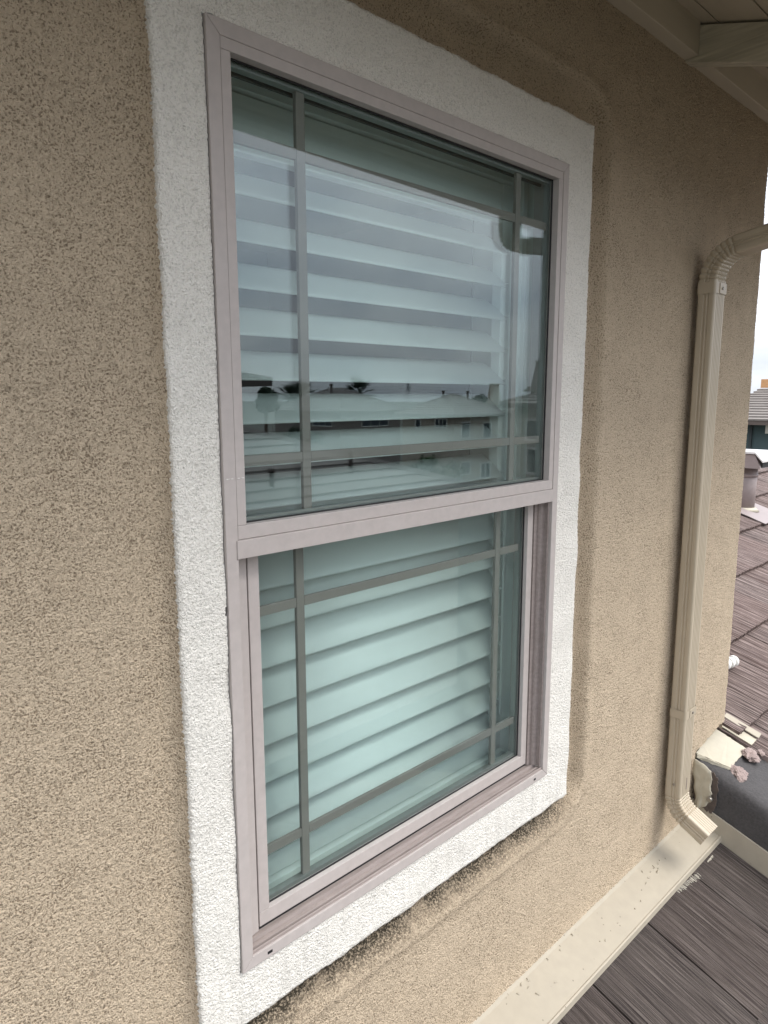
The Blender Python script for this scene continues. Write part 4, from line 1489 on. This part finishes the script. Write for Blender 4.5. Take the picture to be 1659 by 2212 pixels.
def leafy(name, label, x, y, zg, ztop, rad, seed, material, cat, n=170, size=0.16, nclump=9, group=None):
    t = thing(name, label, cat, (x, y, zg), group)
    rg = random.Random(seed)
    clumps = []
    zc_ = ztop - rad * 0.9
    for k in range(nclump):
        a = rg.uniform(0, 6.28)
        q = rad * rg.uniform(0.1, 0.75)
        clumps.append((x + q * math.cos(a), y + q * math.sin(a), zc_ + rg.uniform(-0.6, 0.55) * rad, rad * rg.uniform(0.28, 0.5)))
    vs, fs = leaf_cloud(clumps, n, size, seed)
    link('crown', mesh_of('crown', vs, fs), material, t)
    b = MB()
    b.bar((x, y, zg), (x, y, zc_), 0.05 + rad * 0.05)
    for c in clumps[:5]:
        b.bar((x, y, zc_ - rad * 0.5), c[:3], 0.02 + rad * 0.015)
    b.build('trunk', M['bark'], t)

def palm(label, x, y, zg, ztop, rad, seed, n=46):
    t = thing('fan_palm', label, 'palm tree', (x, y, zg))
    rg = random.Random(seed)
    link('trunk', cyl_mesh('trunk', (x, y, zg), (x, y, ztop - rad * 0.8), 0.28, 0.2, 10), M['bark'], t)
    b = MB()
    c0 = Vector((x, y, ztop - rad * 0.8))
    for k in range(n):
        az = rg.uniform(0, 6.28)
        el = rg.uniform(-0.9, 1.35)
        dv = Vector((math.cos(az) * math.cos(el), math.sin(az) * math.cos(el), math.sin(el)))
        stem = c0 + dv * rad * rg.uniform(0.35, 0.55)
        side_ = dv.cross(Vector((0, 0, 1)))
        side_ = side_.normalized() if side_.length > 0.01 else Vector((1, 0, 0))
        upv = side_.cross(dv)
        for s in range(9):
            an = (s - 4) * 0.27
            tip = stem + (dv * math.cos(an) + side_ * math.sin(an)) * rad * rg.uniform(0.42, 0.6) - Vector((0, 0, 1)) * rad * 0.06
            w_ = side_ * rad * 0.035 + upv * rad * 0.012
            b.face([stem - w_, stem + w_, tip])
        b.bar(c0, stem, 0.025)
    b.build('crown', M['leaf_dark'], t)

for (ax, ay0, yy, rr, sd, lb) in ((655, 192, 66.0, 2.9, 3, 'tall fan palm mirrored in the pane above the wide house roof'),
                                  (372, 214, 68.0, 2.5, 4, 'right palm of the pair mirrored left of the grille bar'),
                                  (322, 226, 70.0, 2.4, 5, 'left palm of the pair mirrored left of the grille bar')):
    p = mirrored(ax, ay0, yy)
    palm(lb, p.x, -yy, -6.0, p.z, rr, sd)
for (ax, ay0, yy, rr, sd, lb, mm) in ((198, 250, 38.0, 0.85, 21, 'small tree mirrored beside the dark eaved house', 'leaf_dark'),
                                      (1225, 280, 52.0, 2.0, 22, 'treetop mirrored behind the beige house roof near its chimney', 'leaf_dark'),
                                      (790, 308, 74.0, 2.4, 23, 'distant tree mirrored between the two hipped roofs', 'leaf_dark'),
                                      (1020, 560, 24.0, 1.6, 24, 'green garden shrub mirrored in front of the beige house', 'leaf'),
                                      (860, 585, 21.5, 1.3, 25, 'dark garden shrub mirrored behind the low tile roof', 'leaf_dark'),
                                      (330, 425, 19.6, 1.2, 26, 'dark leafy shrub mirrored above the low roof ridge', 'leaf_dark')):
    p = mirrored(ax, ay0, yy)
    shrub = 'shrub' in lb
    leafy('garden_shrub' if shrub else 'leafy_tree', lb, p.x, -yy, -6.0, p.z, rr, sd, M[mm], 'shrub' if shrub else 'tree', 190, 0.13 if shrub else 0.2)

Yp = 560.0
pt, pb = mirrored(888, 228, Yp), mirrored(888, 345, Yp)
py = thing('power_pylon', 'lattice steel power pylon mirrored in the pane between the roofs', 'pylon', (pt.x, -Yp, -6.0))
zt = pt.z
hgt = zt + 6.0
def leg_at(z):
    f_ = (zt - z) / hgt
    return 0.35 + 2.9 * f_ ** 1.25
b = MB()
lv = [zt - hgt * q for q in (0, 0.1, 0.2, 0.32, 0.46, 0.62, 0.8, 1.0)]
for sx in (-1, 1):
    for sy in (-1, 1):
        for za, zb in zip(lv[:-1], lv[1:]):
            b.bar((pt.x + sx * leg_at(za), -Yp + sy * leg_at(za), za), (pt.x + sx * leg_at(zb), -Yp + sy * leg_at(zb), zb), 0.16)
for za, zb in zip(lv[:-1], lv[1:]):
    for s in (-1, 1):
        b.bar((pt.x + s * leg_at(za), -Yp, za), (pt.x - s * leg_at(zb), -Yp, zb), 0.1)
b.build('tower', M['steel'], py)
for q, wd in ((0.07, 3.4), (0.20, 4.2), (0.33, 3.6)):
    b = MB()
    zz = zt - hgt * q
    b.bar((pt.x - wd, -Yp, zz + 0.2), (pt.x + wd, -Yp, zz + 0.2), 0.16)
    b.bar((pt.x - wd, -Yp, zz + 0.2), (pt.x, -Yp, zz + 1.3), 0.1)
    b.bar((pt.x + wd, -Yp, zz + 0.2), (pt.x, -Yp, zz + 1.3), 0.1)
    for s in (-1, 1):
        b.bar((pt.x + s * wd, -Yp, zz + 0.2), (pt.x + s * wd, -Yp, zz - 0.9), 0.12)
    b.build('crossarm', M['steel'], py)
b = MB()
for q, wd in ((0.07, 3.4), (0.20, 4.2), (0.33, 3.6)):
    zz = zt - hgt * q - 0.9
    for s in (-1, 1):
        for dr in (-1, 1):
            last = Vector((pt.x + s * wd, -Yp, zz))
            for k in range(1, 11):
                t = k / 10
                q2_ = Vector((pt.x + s * wd + dr * 150 * t, -Yp + 40 * t * dr, zz + 22 * (t * t - t) * 0.5))
                b.bar(last, q2_, 0.055)
                last = q2_
b.build('power_line', M['steel'], py)
